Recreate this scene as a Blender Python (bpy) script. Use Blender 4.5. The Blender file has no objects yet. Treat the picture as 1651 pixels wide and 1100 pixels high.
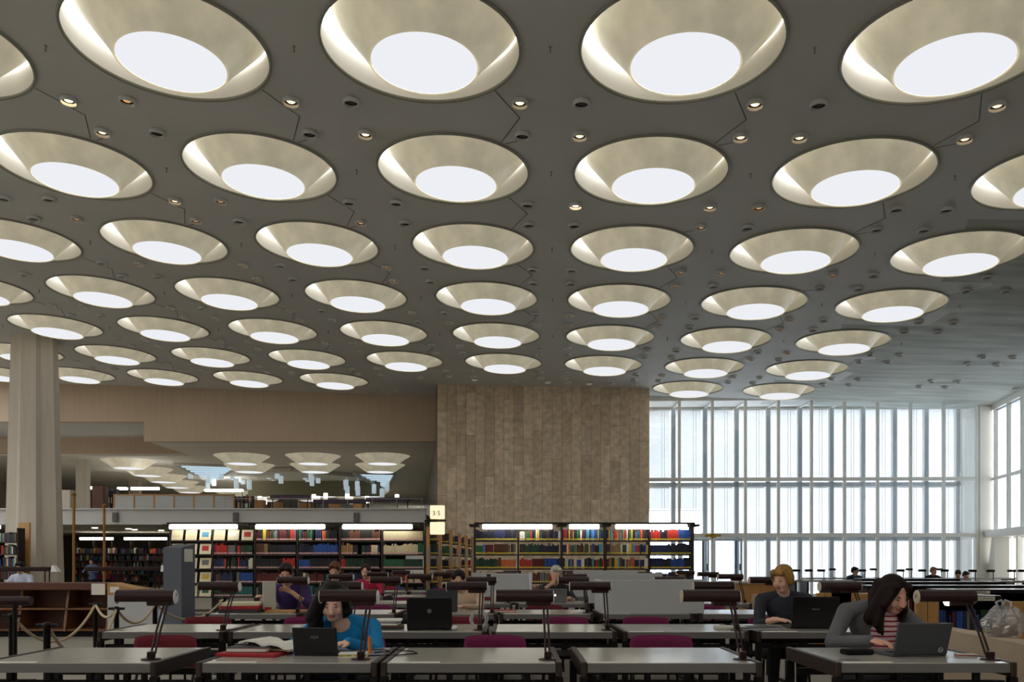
import bpy, math, random
import numpy as np
from mathutils import Vector, Matrix, Euler
random.seed(7)
PI = math.pi
sc = bpy.context.scene
COL = sc.collection

# ------------------------------------------------------------------ camera
EYE = 1.28; FPX = 1351.0; CX = 825.5; CY = 906.0
cam_d = bpy.data.cameras.new('camera'); cam = bpy.data.objects.new('camera', cam_d); COL.objects.link(cam)
cam_d.sensor_width = 36.0; cam_d.lens = 36.0 * FPX / 1651.0
cam_d.shift_x = 0.0; cam_d.shift_y = (CY - 550.0) / 1651.0
cam_d.clip_end = 300
sc.cycles.max_bounces = 8; sc.cycles.caustics_reflective = False; sc.cycles.caustics_refractive = False
cam.location = (0, 0, EYE); cam.rotation_euler = (PI / 2, 0, 0)
sc.camera = cam
# ------------------------------------------------------------------ world, exposure
w = bpy.data.worlds.new('overcast_sky'); sc.world = w; w.use_nodes = True
bg = w.node_tree.nodes['Background']; bg.inputs[0].default_value = (0.98, 0.99, 1.0, 1); bg.inputs[1].default_value = 4.0
sc.view_settings.view_transform = 'Standard'; sc.view_settings.look = 'None'
sc.view_settings.exposure = 0.40; sc.view_settings.gamma = 1.0; sc.view_settings.use_curve_mapping = False
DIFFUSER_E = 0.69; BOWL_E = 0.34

# ------------------------------------------------------------------ materials
def lin(c):
    c = c / 255.0
    return c / 12.92 if c <= 0.04045 else ((c + 0.055) / 1.055) ** 2.4
def rgb(r, g, b): return (lin(r), lin(g), lin(b), 1)
MATS = {}
def mat(name, col, rough=0.6, metal=0.0, spec=0.5, noise=None, bump=None, emit=0.0, ecol=None, stretch=(1, 1, 1), pos=False):
    """noise=(scale, amount), bump=(scale, strength)"""
    if name in MATS: return MATS[name]
    m = bpy.data.materials.new(name); m.use_nodes = True; MATS[name] = m
    nt = m.node_tree; b = nt.nodes['Principled BSDF']
    b.inputs['Base Color'].default_value = col; b.inputs['Roughness'].default_value = rough
    b.inputs['Metallic'].default_value = metal; b.inputs['Specular IOR Level'].default_value = spec
    if emit:
        b.inputs['Emission Color'].default_value = ecol or col; b.inputs['Emission Strength'].default_value = emit
    if noise or bump:
        tc = nt.nodes.new('ShaderNodeTexCoord'); mp = nt.nodes.new('ShaderNodeMapping'); mp.inputs['Scale'].default_value = stretch
        gp = nt.nodes.new('ShaderNodeNewGeometry'); nt.links.new(gp.outputs['Position'] if pos else tc.outputs['Object'], mp.inputs['Vector'])
    if noise:
        n = nt.nodes.new('ShaderNodeTexNoise'); n.inputs['Scale'].default_value = noise[0]; n.inputs['Detail'].default_value = 5
        nt.links.new(mp.outputs[0], n.inputs['Vector'])
        r = nt.nodes.new('ShaderNodeMapRange'); r.inputs['From Min'].default_value = 0.3; r.inputs['From Max'].default_value = 0.7
        r.inputs['To Min'].default_value = 1 - noise[1]; r.inputs['To Max'].default_value = 1 + noise[1] * 0.6
        nt.links.new(n.outputs['Fac'], r.inputs['Value'])
        mx = nt.nodes.new('ShaderNodeMix'); mx.data_type = 'RGBA'; mx.blend_type = 'MULTIPLY'; mx.inputs[0].default_value = 1
        mx.inputs[6].default_value = col
        cb = nt.nodes.new('ShaderNodeCombineColor')
        for i in range(3): nt.links.new(r.outputs[0], cb.inputs[i])
        nt.links.new(cb.outputs[0], mx.inputs[7]); nt.links.new(mx.outputs[2], b.inputs['Base Color'])
        if emit: nt.links.new(mx.outputs[2], b.inputs['Emission Color'])
    if bump:
        n2 = nt.nodes.new('ShaderNodeTexNoise'); n2.inputs['Scale'].default_value = bump[0]; n2.inputs['Detail'].default_value = 4
        nt.links.new(mp.outputs[0], n2.inputs['Vector'])
        bp = nt.nodes.new('ShaderNodeBump'); bp.inputs['Strength'].default_value = bump[1]; bp.inputs['Distance'].default_value = 0.02
        nt.links.new(n2.outputs['Fac'], bp.inputs['Height']); nt.links.new(bp.outputs[0], b.inputs['Normal'])
    return m
def emis(name, col, strength):
    if name in MATS: return MATS[name]
    m = bpy.data.materials.new(name); m.use_nodes = True; MATS[name] = m
    nt = m.node_tree; nt.nodes.remove(nt.nodes['Principled BSDF'])
    e = nt.nodes.new('ShaderNodeEmission'); e.inputs[0].default_value = col; e.inputs[1].default_value = strength
    nt.links.new(e.outputs[0], nt.nodes['Material Output'].inputs[0]); return m
def objcol(name, rough=0.6):
    m = mat(name, (1, 1, 1, 1), rough); nt = m.node_tree
    oi = nt.nodes.new('ShaderNodeObjectInfo'); nt.links.new(oi.outputs['Color'], nt.nodes['Principled BSDF'].inputs['Base Color']); return m
def attrcol(name, rough=0.6):
    m = mat(name, (1, 1, 1, 1), rough); nt = m.node_tree
    a = nt.nodes.new('ShaderNodeAttribute'); a.attribute_name = 'Col'; nt.links.new(a.outputs['Color'], nt.nodes['Principled BSDF'].inputs['Base Color']); return m
def translucent(name, col, glossless=True):
    m = bpy.data.materials.new(name); m.use_nodes = True; MATS[name] = m
    nt = m.node_tree; nt.nodes.remove(nt.nodes['Principled BSDF'])
    t = nt.nodes.new('ShaderNodeBsdfTranslucent'); t.inputs[0].default_value = col
    d = nt.nodes.new('ShaderNodeBsdfDiffuse'); d.inputs[0].default_value = (col[0], col[1], col[2], 1)
    mx = nt.nodes.new('ShaderNodeMixShader'); mx.inputs[0].default_value = 0.35
    nt.links.new(t.outputs[0], mx.inputs[1]); nt.links.new(d.outputs[0], mx.inputs[2]); nt.links.new(mx.outputs[0], nt.nodes['Material Output'].inputs[0]); return m
def glassy(name, col=(0.9, 0.95, 1, 1), refl=0.08):
    m = bpy.data.materials.new(name); m.use_nodes = True; MATS[name] = m
    nt = m.node_tree; nt.nodes.remove(nt.nodes['Principled BSDF'])
    t = nt.nodes.new('ShaderNodeBsdfTransparent'); t.inputs[0].default_value = col
    g = nt.nodes.new('ShaderNodeBsdfGlossy'); g.inputs['Roughness'].default_value = 0.03
    mx = nt.nodes.new('ShaderNodeMixShader'); mx.inputs[0].default_value = refl
    nt.links.new(t.outputs[0], mx.inputs[1]); nt.links.new(g.outputs[0], mx.inputs[2]); nt.links.new(mx.outputs[0], nt.nodes['Material Output'].inputs[0]); return m

m_ceil = mat('ceiling_paint', rgb(211, 212, 211), 0.85, noise=(0.5, 0.05), bump=(60, 0.05))
m_raw = mat('raw_concrete', rgb(184, 188, 181), 0.8, noise=(0.8, 0.34), stretch=(0.5, 2.6, 1), bump=(8, 0.15))
m_joint = mat('joint', rgb(95, 92, 86), 0.9)
m_shaft = mat('shaft_white', rgb(240, 238, 234), 0.7, noise=(2, 0.04))
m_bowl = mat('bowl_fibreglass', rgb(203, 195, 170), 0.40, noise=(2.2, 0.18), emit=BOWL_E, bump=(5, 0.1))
m_rim = mat('rim_grey', rgb(150, 152, 142), 0.5)
m_diff = emis('diffuser_daylight', (0.93, 0.95, 1.0, 1), DIFFUSER_E)
m_soffit = mat('soffit_board', rgb(205, 184, 160), 0.8, noise=(1.2, 0.10), stretch=(22, 22, 0.25))
m_stonebk = mat('stone_mortar', rgb(96, 84, 70), 0.9)
m_stones = [mat('stone_%d' % i, c, 0.55, noise=(5.5, 0.24), bump=(20, 0.1), pos=True) for i, c in enumerate(
    [rgb(226, 205, 177), rgb(219, 197, 169), rgb(232, 212, 184), rgb(211, 189, 161), rgb(222, 203, 178), rgb(206, 186, 160)])]
m_polish = mat('polished_stone', rgb(120, 112, 100), 0.15, noise=(2, 0.2))
m_floor = mat('floor_carpet', rgb(150, 143, 131), 0.8, noise=(3, 0.08))
m_frame = mat('window_frame', rgb(236, 234, 228), 0.45)
m_frame_out = mat('outer_frame', rgb(214, 216, 216), 0.45)
m_wallw = mat('plaster', rgb(200, 196, 188), 0.8, noise=(1, 0.05))
m_balc = mat('balcony_paint', rgb(214, 213, 212), 0.7, noise=(1, 0.04))
m_column = mat('column_concrete', rgb(208, 200, 186), 0.75, noise=(1.5, 0.07), stretch=(8, 8, 0.4))
m_desk = mat('desk_laminate', rgb(168, 165, 157), 0.2, noise=(14, 0.05))
m_deskedge = mat('desk_edge', rgb(112, 109, 106), 0.5, noise=(9, 0.06))
m_black = mat('black_steel', rgb(20, 16, 16), 0.45, spec=0.22)
m_blackm = mat('black_matte', rgb(13, 12, 13), 0.7, spec=0.2)
m_lamp = mat('lamp_brown', rgb(42, 19, 17), 0.33, spec=0.3, noise=(6, 0.1), stretch=(1, 12, 12))
m_lampin = mat('lamp_reflector', rgb(215, 208, 190), 0.4)
m_cap = mat('lamp_cap', rgb(240, 240, 238), 0.4)
m_purple = mat('chair_fabric', rgb(112, 24, 72), 0.9, bump=(180, 0.2), noise=(30, 0.12))
m_red = mat('red_fabric', rgb(104, 20, 34), 0.9, bump=(180, 0.2))
m_wood = mat('oak', rgb(190, 142, 84), 0.5, noise=(3, 0.14), stretch=(6, 6, 0.7))
m_wooddk = mat('brown_veneer', rgb(92, 46, 26), 0.45, noise=(2.5, 0.16), stretch=(0.7, 6, 8))
m_shelfbk = mat('shelf_metal', rgb(40, 26, 24), 0.5)
m_tube = emis('fluorescent', (1.0, 0.97, 0.86, 1), 5.0)
m_tubedim = emis('fluorescent_far', (1.0, 0.95, 0.82, 1), 6.0)
m_part = mat('partition_grey', rgb(192, 194, 194), 0.6, noise=(6, 0.04))
m_paper = mat('paper', rgb(235, 232, 222), 0.8)
m_cream = mat('cream_cover', rgb(226, 214, 180), 0.7)
m_book = objcol('book_cover', 0.55)
m_bookv = attrcol('book_cover_row', 0.55)
m_lab_y = mat('label_yellow', rgb(222, 200, 60), 0.6)
m_lab_p = mat('label_pink', rgb(226, 178, 172), 0.6)
m_glass = glassy('glass')
m_blind = translucent('blind_slats', (0.50, 0.50, 0.49, 1))
m_brass = mat('brass', rgb(150, 110, 60), 0.35, 0.8)
m_pylon = mat('pylon_grey', rgb(84, 88, 100), 0.5, noise=(3, 0.05))
m_rope = mat('rope', rgb(196, 178, 148), 0.8)
m_gold = mat('gold_sign', rgb(190, 150, 50), 0.4, 0.3)
m_green = emis('exit_green', (0.05, 0.5, 0.25, 1), 0.6)

# ------------------------------------------------------------------ mesh builder
class MB:
    def __init__(s): s.v = []; s.f = []; s.m = []; s.c = []
    def add(s, vs, fs, mi=0, col=None):
        o = len(s.v); s.v += [tuple(p) for p in vs]
        for f in fs: s.f.append(tuple(i + o for i in f)); s.m.append(mi); s.c.append(col)
        return s
    def hexa(s, p, mi=0, col=None):   # 8 points: bottom 4 ccw, top 4
        return s.add(p, [(3, 2, 1, 0), (4, 5, 6, 7), (0, 1, 5, 4), (1, 2, 6, 5), (2, 3, 7, 6), (3, 0, 4, 7)], mi, col)
    def box(s, x0, x1, y0, y1, z0, z1, mi=0, col=None):
        return s.hexa([(x0, y0, z0), (x1, y0, z0), (x1, y1, z0), (x0, y1, z0), (x0, y0, z1), (x1, y0, z1), (x1, y1, z1), (x0, y1, z1)], mi, col)
    def bbox(s, x0, x1, y0, y1, z0, z1, b=0.01, mi=0):  # vertically chamfered edges + top bevel
        b = min(b, (x1 - x0) / 2.1, (y1 - y0) / 2.1, (z1 - z0) / 2.1)
        def ring(z, i):
            a0, a1, c0, c1 = x0 + i, x1 - i, y0 + i, y1 - i
            return [(a0 + b, c0, z), (a1 - b, c0, z), (a1, c0 + b, z), (a1, c1 - b, z), (a1 - b, c1, z), (a0 + b, c1, z), (a0, c1 - b, z), (a0, c0 + b, z)]
        vs = ring(z0, b * .6) + ring(z0 + b * .6, 0) + ring(z1 - b * .6, 0) + ring(z1, b * .6)
        fs = [tuple(range(7, -1, -1)), tuple(range(24, 32))]
        for k in range(3):
            for i in range(8):
                j = (i + 1) % 8; fs.append((k * 8 + i, k * 8 + j, k * 8 + 8 + j, k * 8 + 8 + i))
        return s.add(vs, fs, mi)
    def tube(s, p0, p1, r0, r1=None, n=10, mi=0, cap=True):
        p0 = Vector(p0); p1 = Vector(p1); r1 = r0 if r1 is None else r1
        d = (p1 - p0); d = d.normalized() if d.length > 1e-9 else Vector((0, 0, 1))
        a = d.orthogonal().normalized(); b = d.cross(a)
        vs = []
        for p, r in ((p0, r0), (p1, r1)):
            for i in range(n):
                t = 2 * PI * i / n; vs.append(p + (a * math.cos(t) + b * math.sin(t)) * r)
        fs = [(i, (i + 1) % n, n + (i + 1) % n, n + i) for i in range(n)]
        if cap: fs += [tuple(range(n - 1, -1, -1)), tuple(range(n, 2 * n))]
        return s.add(vs, fs, mi)
    def path(s, pts, r, n=8, mi=0):
        pts = [Vector(p) for p in pts]; rings = []
        prev = None
        for i, p in enumerate(pts):
            d = (pts[min(i + 1, len(pts) - 1)] - pts[max(i - 1, 0)]).normalized()
            a = d.orthogonal().normalized() if prev is None else (prev - d * prev.dot(d)).normalized()
            prev = a; b = d.cross(a)
            rings += [p + (a * math.cos(2 * PI * k / n) + b * math.sin(2 * PI * k / n)) * r for k in range(n)]
        fs = []
        for i in range(len(pts) - 1):
            for k in range(n):
                j = (k + 1) % n; fs.append((i * n + k, i * n + j, i * n + n + j, i * n + n + k))
        fs += [tuple(range(n - 1, -1, -1)), tuple(range((len(pts) - 1) * n, len(pts) * n))]
        return s.add(rings, fs, mi)
    def lathe(s, prof, n=48, mi=0, closed=False, cx=0, cy=0):  # prof list of (r,z)
        vs = []; fs = []; k = len(prof)
        for r, z in prof:
            vs += [(cx + r * math.cos(2 * PI * i / n), cy + r * math.sin(2 * PI * i / n), z) for i in range(n)]
        for a in range(k - 1 if not closed else k):
            b = (a + 1) % k
            for i in range(n):
                j = (i + 1) % n; fs.append((a * n + i, a * n + j, b * n + j, b * n + i))
        return s.add(vs, fs, mi)
    def ell(s, c, r, R=None, nu=12, nv=8, mi=0):
        c = Vector(c); vs = [c + ((R @ Vector((0, 0, -r[2]))) if R else Vector((0, 0, -r[2])))]
        for j in range(1, nv):
            ph = -PI / 2 + PI * j / nv
            for i in range(nu):
                t = 2 * PI * i / nu; p = Vector((r[0] * math.cos(ph) * math.cos(t), r[1] * math.cos(ph) * math.sin(t), r[2] * math.sin(ph)))
                vs.append(c + (R @ p if R else p))
        p = Vector((0, 0, r[2])); vs.append(c + (R @ p if R else p)); L = len(vs) - 1
        fs = [(0, 1 + (i + 1) % nu, 1 + i) for i in range(nu)]
        for j in range(nv - 2):
            for i in range(nu):
                k = (i + 1) % nu; a = 1 + j * nu; fs.append((a + i, a + k, a + nu + k, a + nu + i))
        a = 1 + (nv - 2) * nu; fs += [(a + i, a + (i + 1) % nu, L) for i in range(nu)]
        return s.add(vs, fs, mi)
    def cone(s, p0, r0, p1, r1, n=12, mi=0):   # closed capsule-like limb: cone + end spheres
        s.tube(p0, p1, r0, r1, n, mi); s.ell(p0, (r0,) * 3, None, n, 8, mi); s.ell(p1, (r1,) * 3, None, n, 8, mi); return s
    def rot(s, start, M):
        for i in range(start, len(s.v)): s.v[i] = tuple(M @ Vector(s.v[i]))
    def mesh(s, name, mats, smooth=False):
        me = bpy.data.meshes.new(name); me.from_pydata(s.v, [], s.f)
        for m in (mats if isinstance(mats, (list, tuple)) else [mats]): me.materials.append(m)
        if any(s.m): me.polygons.foreach_set('material_index', s.m)
        if smooth: me.polygons.foreach_set('use_smooth', [True] * len(s.f))
        if s.c and s.c[0] is not None:
            ca = me.color_attributes.new('Col', 'FLOAT_COLOR', 'CORNER'); out = []
            for f, c in zip(s.f, s.c): out += list(c) * len(f)
            ca.data.foreach_set('color', out)
        me.update(); return me
    def build(s, name, mats, parent=None, smooth=False, loc=None, rotz=0):
        return inst(name, s.mesh(name, mats, smooth), parent, loc, rotz)
def smooth_angle(me, ang=0.6):
    me.polygons.foreach_set('use_smooth', [True] * len(me.polygons))
    try: me.set_sharp_from_angle(angle=ang)
    except Exception: pass
    return me
def inst(name, me, parent=None, loc=None, rotz=0, scale=None):
    o = bpy.data.objects.new(name, me); COL.objects.link(o)
    if parent: o.parent = parent
    if loc is not None: o.location = loc
    if rotz: o.rotation_euler[2] = rotz
    if scale: o.scale = scale
    return o
def empty(name, loc=(0, 0, 0), rotz=0, label=None, cat=None, group=None):
    o = bpy.data.objects.new(name, None); COL.objects.link(o); o.location = loc; o.rotation_euler[2] = rotz; o.empty_display_size = 0.1
    if label: tag(o, label, cat, group)
    return o
def tag(o, label, cat, group=None, kind=None):
    o['label'] = label; o['category'] = cat
    if group: o['group'] = group
    if kind: o['kind'] = kind
    return o
def struct(o, label=None, cat=None):
    o['kind'] = 'structure'
    if label: o['label'] = label
    if cat: o['category'] = cat
    return o
def copy_tree(o, parent=None):
    c = o.copy(); COL.objects.link(c); c.parent = parent
    for ch in KIDS.get(o.name, []):
        copy_tree(bpy.data.objects[ch], c)
    return c
KIDS = {}
def note_kids(root):   # remember the tree once, children lists are slow to read
    KIDS.clear()
    def rec(o):
        KIDS[o.name] = [c.name for c in o.children]
        for c in o.children: rec(c)
    rec(root)
def at(u, v, Y): return Vector(((u - CX) * Y / FPX, Y, EYE - (v - CY) * Y / FPX))
def ux(u, Y): return (u - CX) * Y / FPX
def vz(v, Y): return EYE - (v - CY) * Y / FPX
ORD = 'zeroth first second third fourth fifth sixth seventh eighth ninth tenth eleventh twelfth thirteenth fourteenth fifteenth sixteenth seventeenth eighteenth nineteenth twentieth'.split()
def ordn(i):
    if i < len(ORD): return ORD[i]
    t = ['', '', 'twenty', 'thirty', 'forty', 'fifty', 'sixty', 'seventy', 'eighty', 'ninety'][i // 10]
    return t + 'ieth' if False else (t + '-' + ORD[i % 10] if i % 10 else t[:-1] + 'ieth')
def text(name, body, size, m, parent, loc, rot, extrude=0.0008):
    cu = bpy.data.curves.new(name, 'FONT'); cu.body = body; cu.size = size; cu.align_x = 'CENTER'; cu.align_y = 'CENTER'; cu.extrude = extrude
    cu.materials.append(m); t0 = bpy.data.objects.new(name, cu); me = bpy.data.meshes.new_from_object(t0); bpy.data.objects.remove(t0)
    o = bpy.data.objects.new(name, me); COL.objects.link(o); o.parent = parent; o.location = loc; o.rotation_euler = rot; return o

# ================================================================== STRUCTURE
YAW = -0.05111; CYW = math.cos(YAW); SYW = math.sin(YAW); SLX = -0.03362; SLY = 0.003883; HC = 6.4
GX0, GY0, GA, GB, SR, DR, DZ = 1.564, 10.4645, 3.2441, 3.3686, 1.2382, 0.678, 0.215
def zc(X, Y): return EYE + HC + SLX * X + SLY * Y
def cw(gx, gy, h=0.0):
    X = CYW * gx - SYW * gy; Y = SYW * gx + CYW * gy
    return Vector((X, Y, zc(X, Y) + h))
TILT = (SLY, -SLX, YAW)
def proj(p):
    return CX + FPX * p[0] / p[1], CY - FPX * (p[2] - EYE) / p[1]
def has_light(r, c):
    if c > 2 or c < -9: return False
    if r == 6 and -2 <= c <= 0: return False
    return True
# ---- ceiling with round openings
mb = MB(); NS = 64
for r in range(-4, 7):
    for c in range(-10, 8):
        gx = GX0 + GA * c; gy = GY0 + GB * r; x0, x1, y0, y1 = gx - GA / 2, gx + GA / 2, gy - GB / 2, gy + GB / 2
        raw = c > 2
        if not has_light(r, c):
            mb.add([cw(x0, y0), cw(x0, y1), cw(x1, y1), cw(x1, y0)], [(0, 1, 2, 3)], 1 if raw else 0); continue
        vs = []; fs = []
        for i in range(NS):
            t = 2 * PI * (i + 0.5) / NS; ct, st = math.cos(t), math.sin(t)
            k = min(GA / 2 / max(abs(ct), 1e-6), GB / 2 / max(abs(st), 1e-6))
            vs += [cw(gx + SR * ct, gy + SR * st), cw(gx + k * ct, gy + k * st)]
        o = len(mb.v); mb.v += [tuple(p) for p in vs]
        for i in range(NS):
            j = (i + 1) % NS; mb.f.append((o + 2 * i, o + 2 * j, o + 2 * j + 1, o + 2 * i + 1)); mb.c.append(None)
            d = math.degrees(2 * PI * (i + 1) / NS)
            mi = 0
            if c == 2:
                if r % 2 == 0: mi = 1 if (d < 76 or d > 250) else 0
                else: mi = 1 if (d > 318 or d < 12) else 0
                if r == 1: mi = 1 if 20 < d < 75 or d > 330 else 0
                if r < 1: mi = 0
            mb.m.append(mi)
        # fill cell corners
        for sx_, sy_ in ((1, 1), (-1, 1), (-1, -1), (1, -1)):
            best = [i for i in range(NS) if (math.cos(2 * PI * (i + .5) / NS) * sx_ > 0 and math.sin(2 * PI * (i + .5) / NS) * sy_ > 0)]
            def k_side(i):
                t = 2 * PI * (i + .5) / NS; return GA / 2 / max(abs(math.cos(t)), 1e-6) < GB / 2 / max(abs(math.sin(t)), 1e-6)
            for i in best:
                j = (i + 1) % NS
                if j in best and k_side(i) != k_side(j):
                    q = len(mb.v); mb.v.append(tuple(cw(gx + sx_ * GA / 2, gy + sy_ * GB / 2)))
                    mb.f.append((o + 2 * i + 1, o + 2 * j + 1, q)); mb.m.append(mb.m[-1] if False else (1 if (c == 2 and sx_ > 0 and not (r % 2 and False)) and r > 1 else 0)); mb.c.append(None)
xl, xr = GX0 - 10.5 * GA, GX0 + 7.5 * GA; yf = GY0 + 6.5 * GB
for c in range(-10, 8):
    x0 = GX0 + GA * (c - .5); ye = yf + (5 if c < 1 else 1.0 + .03 * (c - 1)); mb.add([cw(x0, yf), cw(x0, ye), cw(x0 + GA, ye), cw(x0 + GA, yf)], [(0, 1, 2, 3)], 1 if c > 2 else 0)
ceiling = struct(mb.build('ceiling', [m_ceil, m_raw]), 'flat grey ceiling pierced by rows of round skylights', 'ceiling')
# panel joints: four chevrons at each crossing between skylights
jm = MB()
def strip(p, q, wd=0.012):
    p = Vector(p); q = Vector(q); d = (q - p).normalized(); n = Vector((-d.y, d.x, 0)) * wd / 2
    jm.hexa([p - n + Vector((0, 0, -.004)), q - n + Vector((0, 0, -.004)), q + n + Vector((0, 0, -.004)), p + n + Vector((0, 0, -.004)), p - n, q - n, q + n, p + n])
for pts in ([(-.76, -.70), (-.45, 0), (-.76, .70)],):
    for a, b in zip(pts, pts[1:]): strip((a[0], a[1], 0), (b[0], b[1], 0))
chev = jm.mesh('panel_joint', m_joint)
for r in range(0, 6):
    for c in range(-5, 2):
        for k in range(4):
            if (r * 7 + c * 5 + k * 3) % 4 == 3 and r > 0: continue
            p = cw(GX0 + GA * (c + .5), GY0 + GB * (r + .5)); u, v = proj(p)
            if not (-60 < u < 1700): continue
            o = inst('panel_joint', chev, ceiling, p); o.rotation_euler = (TILT[0], TILT[1], YAW + k * PI / 2)

# ---- floor and outer walls
struct(MB().box(-34, 5.0, -6, 80, -0.3, 0).box(5.0, 24, -6, 33.9, -0.3, 0).build('floor', m_floor), 'pale beige floor of the reading room', 'floor')
struct(MB().box(-31.6, -31.2, -6, 78, 0, 10).build('wall_left', m_wallw), 'plain wall closing the hall on the far side', 'wall')
struct(MB().box(-32, 30, -4.6, -4.2, 0, 10).build('wall_rear', m_wallw), 'plain wall behind the viewer', 'wall')

# ---- stone clad core wall
STO = Vector((-2.78, 31.2, 0)); STA = -0.064
stone = struct(MB().box(0, 7.83, 0.03, 1.2, 0, 8.2).build('wall_stone', m_stonebk, loc=STO, rotz=STA), 'wall clad in tall beige stone slabs above the bookcase', 'wall')
pm = MB(); pm.bbox(-.5, .5, 0, 1, -.5, .5, 0.012)
pan = [pm.mesh('stone_panel', m) for m in m_stones]
cwid = 7.83 / 22; rs = random.Random(3)
for i in range(22):
    z = 0.0; first = True
    while z < 7.9:
        h = rs.choice([1.15, 1.3, 1.6, 1.85]) if not first else .5 + rs.random(); first = False; z1 = min(z + h, 8.05); h = z1 - z
        o = inst('stone_panel', rs.choice(pan), stone, ((i + .5) * cwid, -rs.random() * .008, z + h / 2), 0, (cwid - .008, .03, h - .008)); z = z1
# polished flank
fl = MB(); a = Vector((-2.80, 31.2, 0)); b = Vector((-7.6, 72, 0)); n = Vector((0.4, 0.04, 0))
fl.hexa([a, a + n, b + n, b, a + Vector((0, 0, 8.2)), a + n + Vector((0, 0, 8.2)), b + n + Vector((0, 0, 8.2)), b + Vector((0, 0, 8.2))])
struct(fl.build('wall_flank', m_polish), 'dark polished stone flank beside the beige slab wall', 'wall')

# ---- upper soffit over the gallery
YS = 33.6
def prism_y(name, poly, y0, y1, m, **k):  # poly in (x,z)
    b = MB(); n = len(poly)
    b.add([(x, y0, z) for x, z in poly] + [(x, y1, z) for x, z in poly], [tuple(range(n)), tuple(range(2 * n - 1, n - 1, -1))] + [(i, n + i, n + (i + 1) % n, (i + 1) % n) for i in range(n)])
    return b.build(name, m, **k)
XS = ux(232, YS); ZL = vz(712, YS); ZU = vz(680, YS)
struct(prism_y('wall_soffit', [(-31.5, ZU), (XS, ZU), (XS, ZL), (-2.88, ZL), (-2.88, 8.6), (-31.5, 8.8)], YS, YS + .3, m_soffit), 'beige boarded soffit band under the ceiling, stepped at its lower edge', 'wall')
struct(MB().box(-31.5, XS + .0, YS + .3, 38.2, ZU, ZU + .2).build('ceiling_recess', m_ceil), 'dark recessed ceiling under the stepped soffit', 'ceiling')
struct(MB().box(-31.5, XS + .2, 38.0, 38.3, ZL + .1, ZU).build('trim_1', m_soffit), 'beige fascia at the back of the stepped recess', 'wall')
struct(MB().box(XS, XS + .15, YS + .3, 38.2, ZL + .0, ZU + .2).build('trim_2', m_soffit), 'beige return of the stepped soffit', 'wall')
lc = MB(); lc.box(XS + .15, -2.8, YS + .3, 76, ZL, ZL + .3); lc.box(-31.5, XS + .15, 38.2, 76, ZL, ZL + .3)
struct(lc.build('ceiling_gallery', mat('gallery_paint', rgb(226, 224, 216), .8)), 'lower grey ceiling over the gallery with small round skylights', 'ceiling')
struct(MB().box(-32, 0, 75.5, 76, 0, 9).build('wall_gallery', m_wallw), 'far plain wall at the back of the gallery', 'wall')
# ---- gallery slab and parapet
GZ = 3.1
par = struct(MB().box(-31.5, -3.3, 32.0, 32.25, vz(846, 32), vz(822, 32)).box(-31.5, -3.3, 31.9, 32.3, vz(822, 32), vz(822, 32) + .05).build('wall_parapet', m_balc), 'pale grey parapet band along the front of the gallery', 'wall')
for u in (187, 381, 575):
    o = MB().bbox(-.1, .1, -.12, 0, 0, .36, .02).build('speaker_grille', mat('grille', rgb(110, 108, 108), 0.7), loc=(ux(u, 32), 32.0, vz(842, 32)))
    tag(o, {187: 'small grey loudspeaker box on parapet near the brass poles', 381: 'small grey loudspeaker box on parapet above display bookcase', 575: 'small grey loudspeaker box on parapet next to stone wall'}[u], 'speaker', 'loudspeakers on the gallery parapet')
struct(MB().box(-31.5, -3.3, 32.3, 75.5, GZ - .35, GZ).build('floor_gallery', mat('gallery_floor', rgb(205, 196, 180), .8)), 'gallery floor slab behind the parapet', 'floor')
rail = MB(); xr_ = -3.4
rail.tube((-11, 32.12, 3.7), (xr_, 32.12, 3.7), .015, n=6)
for k in range(9): rail.tube((-11 + k * .94, 32.12, 3.3), (-11 + k * .94, 32.12, 3.7), .012, n=6)
tag(rail.build('gallery_rail', mat('rail_steel', rgb(170, 172, 175), .4, .5)), 'thin steel railing on top of the pale gallery parapet', 'railing')

# ---- big tapered column
def column(name, u, Y, wt, wb, ztop, label):
    def prof(w):  # fluted cruciform
        a = w / 2; b = a * .52; c = a * .16
        return [(-a, -b), (-b - c * .2, -b - c), (-b + c, -a), (b - c * 1.2, -a), (b - c * .4, -b - c), (a, -b), (a, b), (b, a), (-b, a), (-a, b)]
    p0 = prof(wb); p1 = prof(wt); n = len(p0); m = MB()
    m.add([(x, y, 0) for x, y in p0] + [(x, y, ztop) for x, y in p1], [tuple(range(n - 1, -1, -1)), tuple(range(n, 2 * n))] + [(i, (i + 1) % n, n + (i + 1) % n, n + i) for i in range(n)])
    o = m.build(name, m_column, loc=(ux(u, Y), Y, 0), rotz=0.25); struct(o, label, 'column'); return o
column('column', 56, 26.2, 1.16, 1.52, zc(-15, 26.2), 'tall tapered fluted concrete column reaching the ceiling')
struct(MB().box(-.25, .25, -.2, .2, 0, vz(737, 40) - GZ).build('column', m_column, loc=(ux(134, 40), 40, GZ)), 'square concrete column standing on the gallery', 'column')
struct(MB().box(-.3, .3, -.2, .2, 0, vz(768, 50) - GZ).build('column', m_column, loc=(ux(218, 50), 50, GZ)), 'short distant column at the back of the gallery', 'column')

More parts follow.
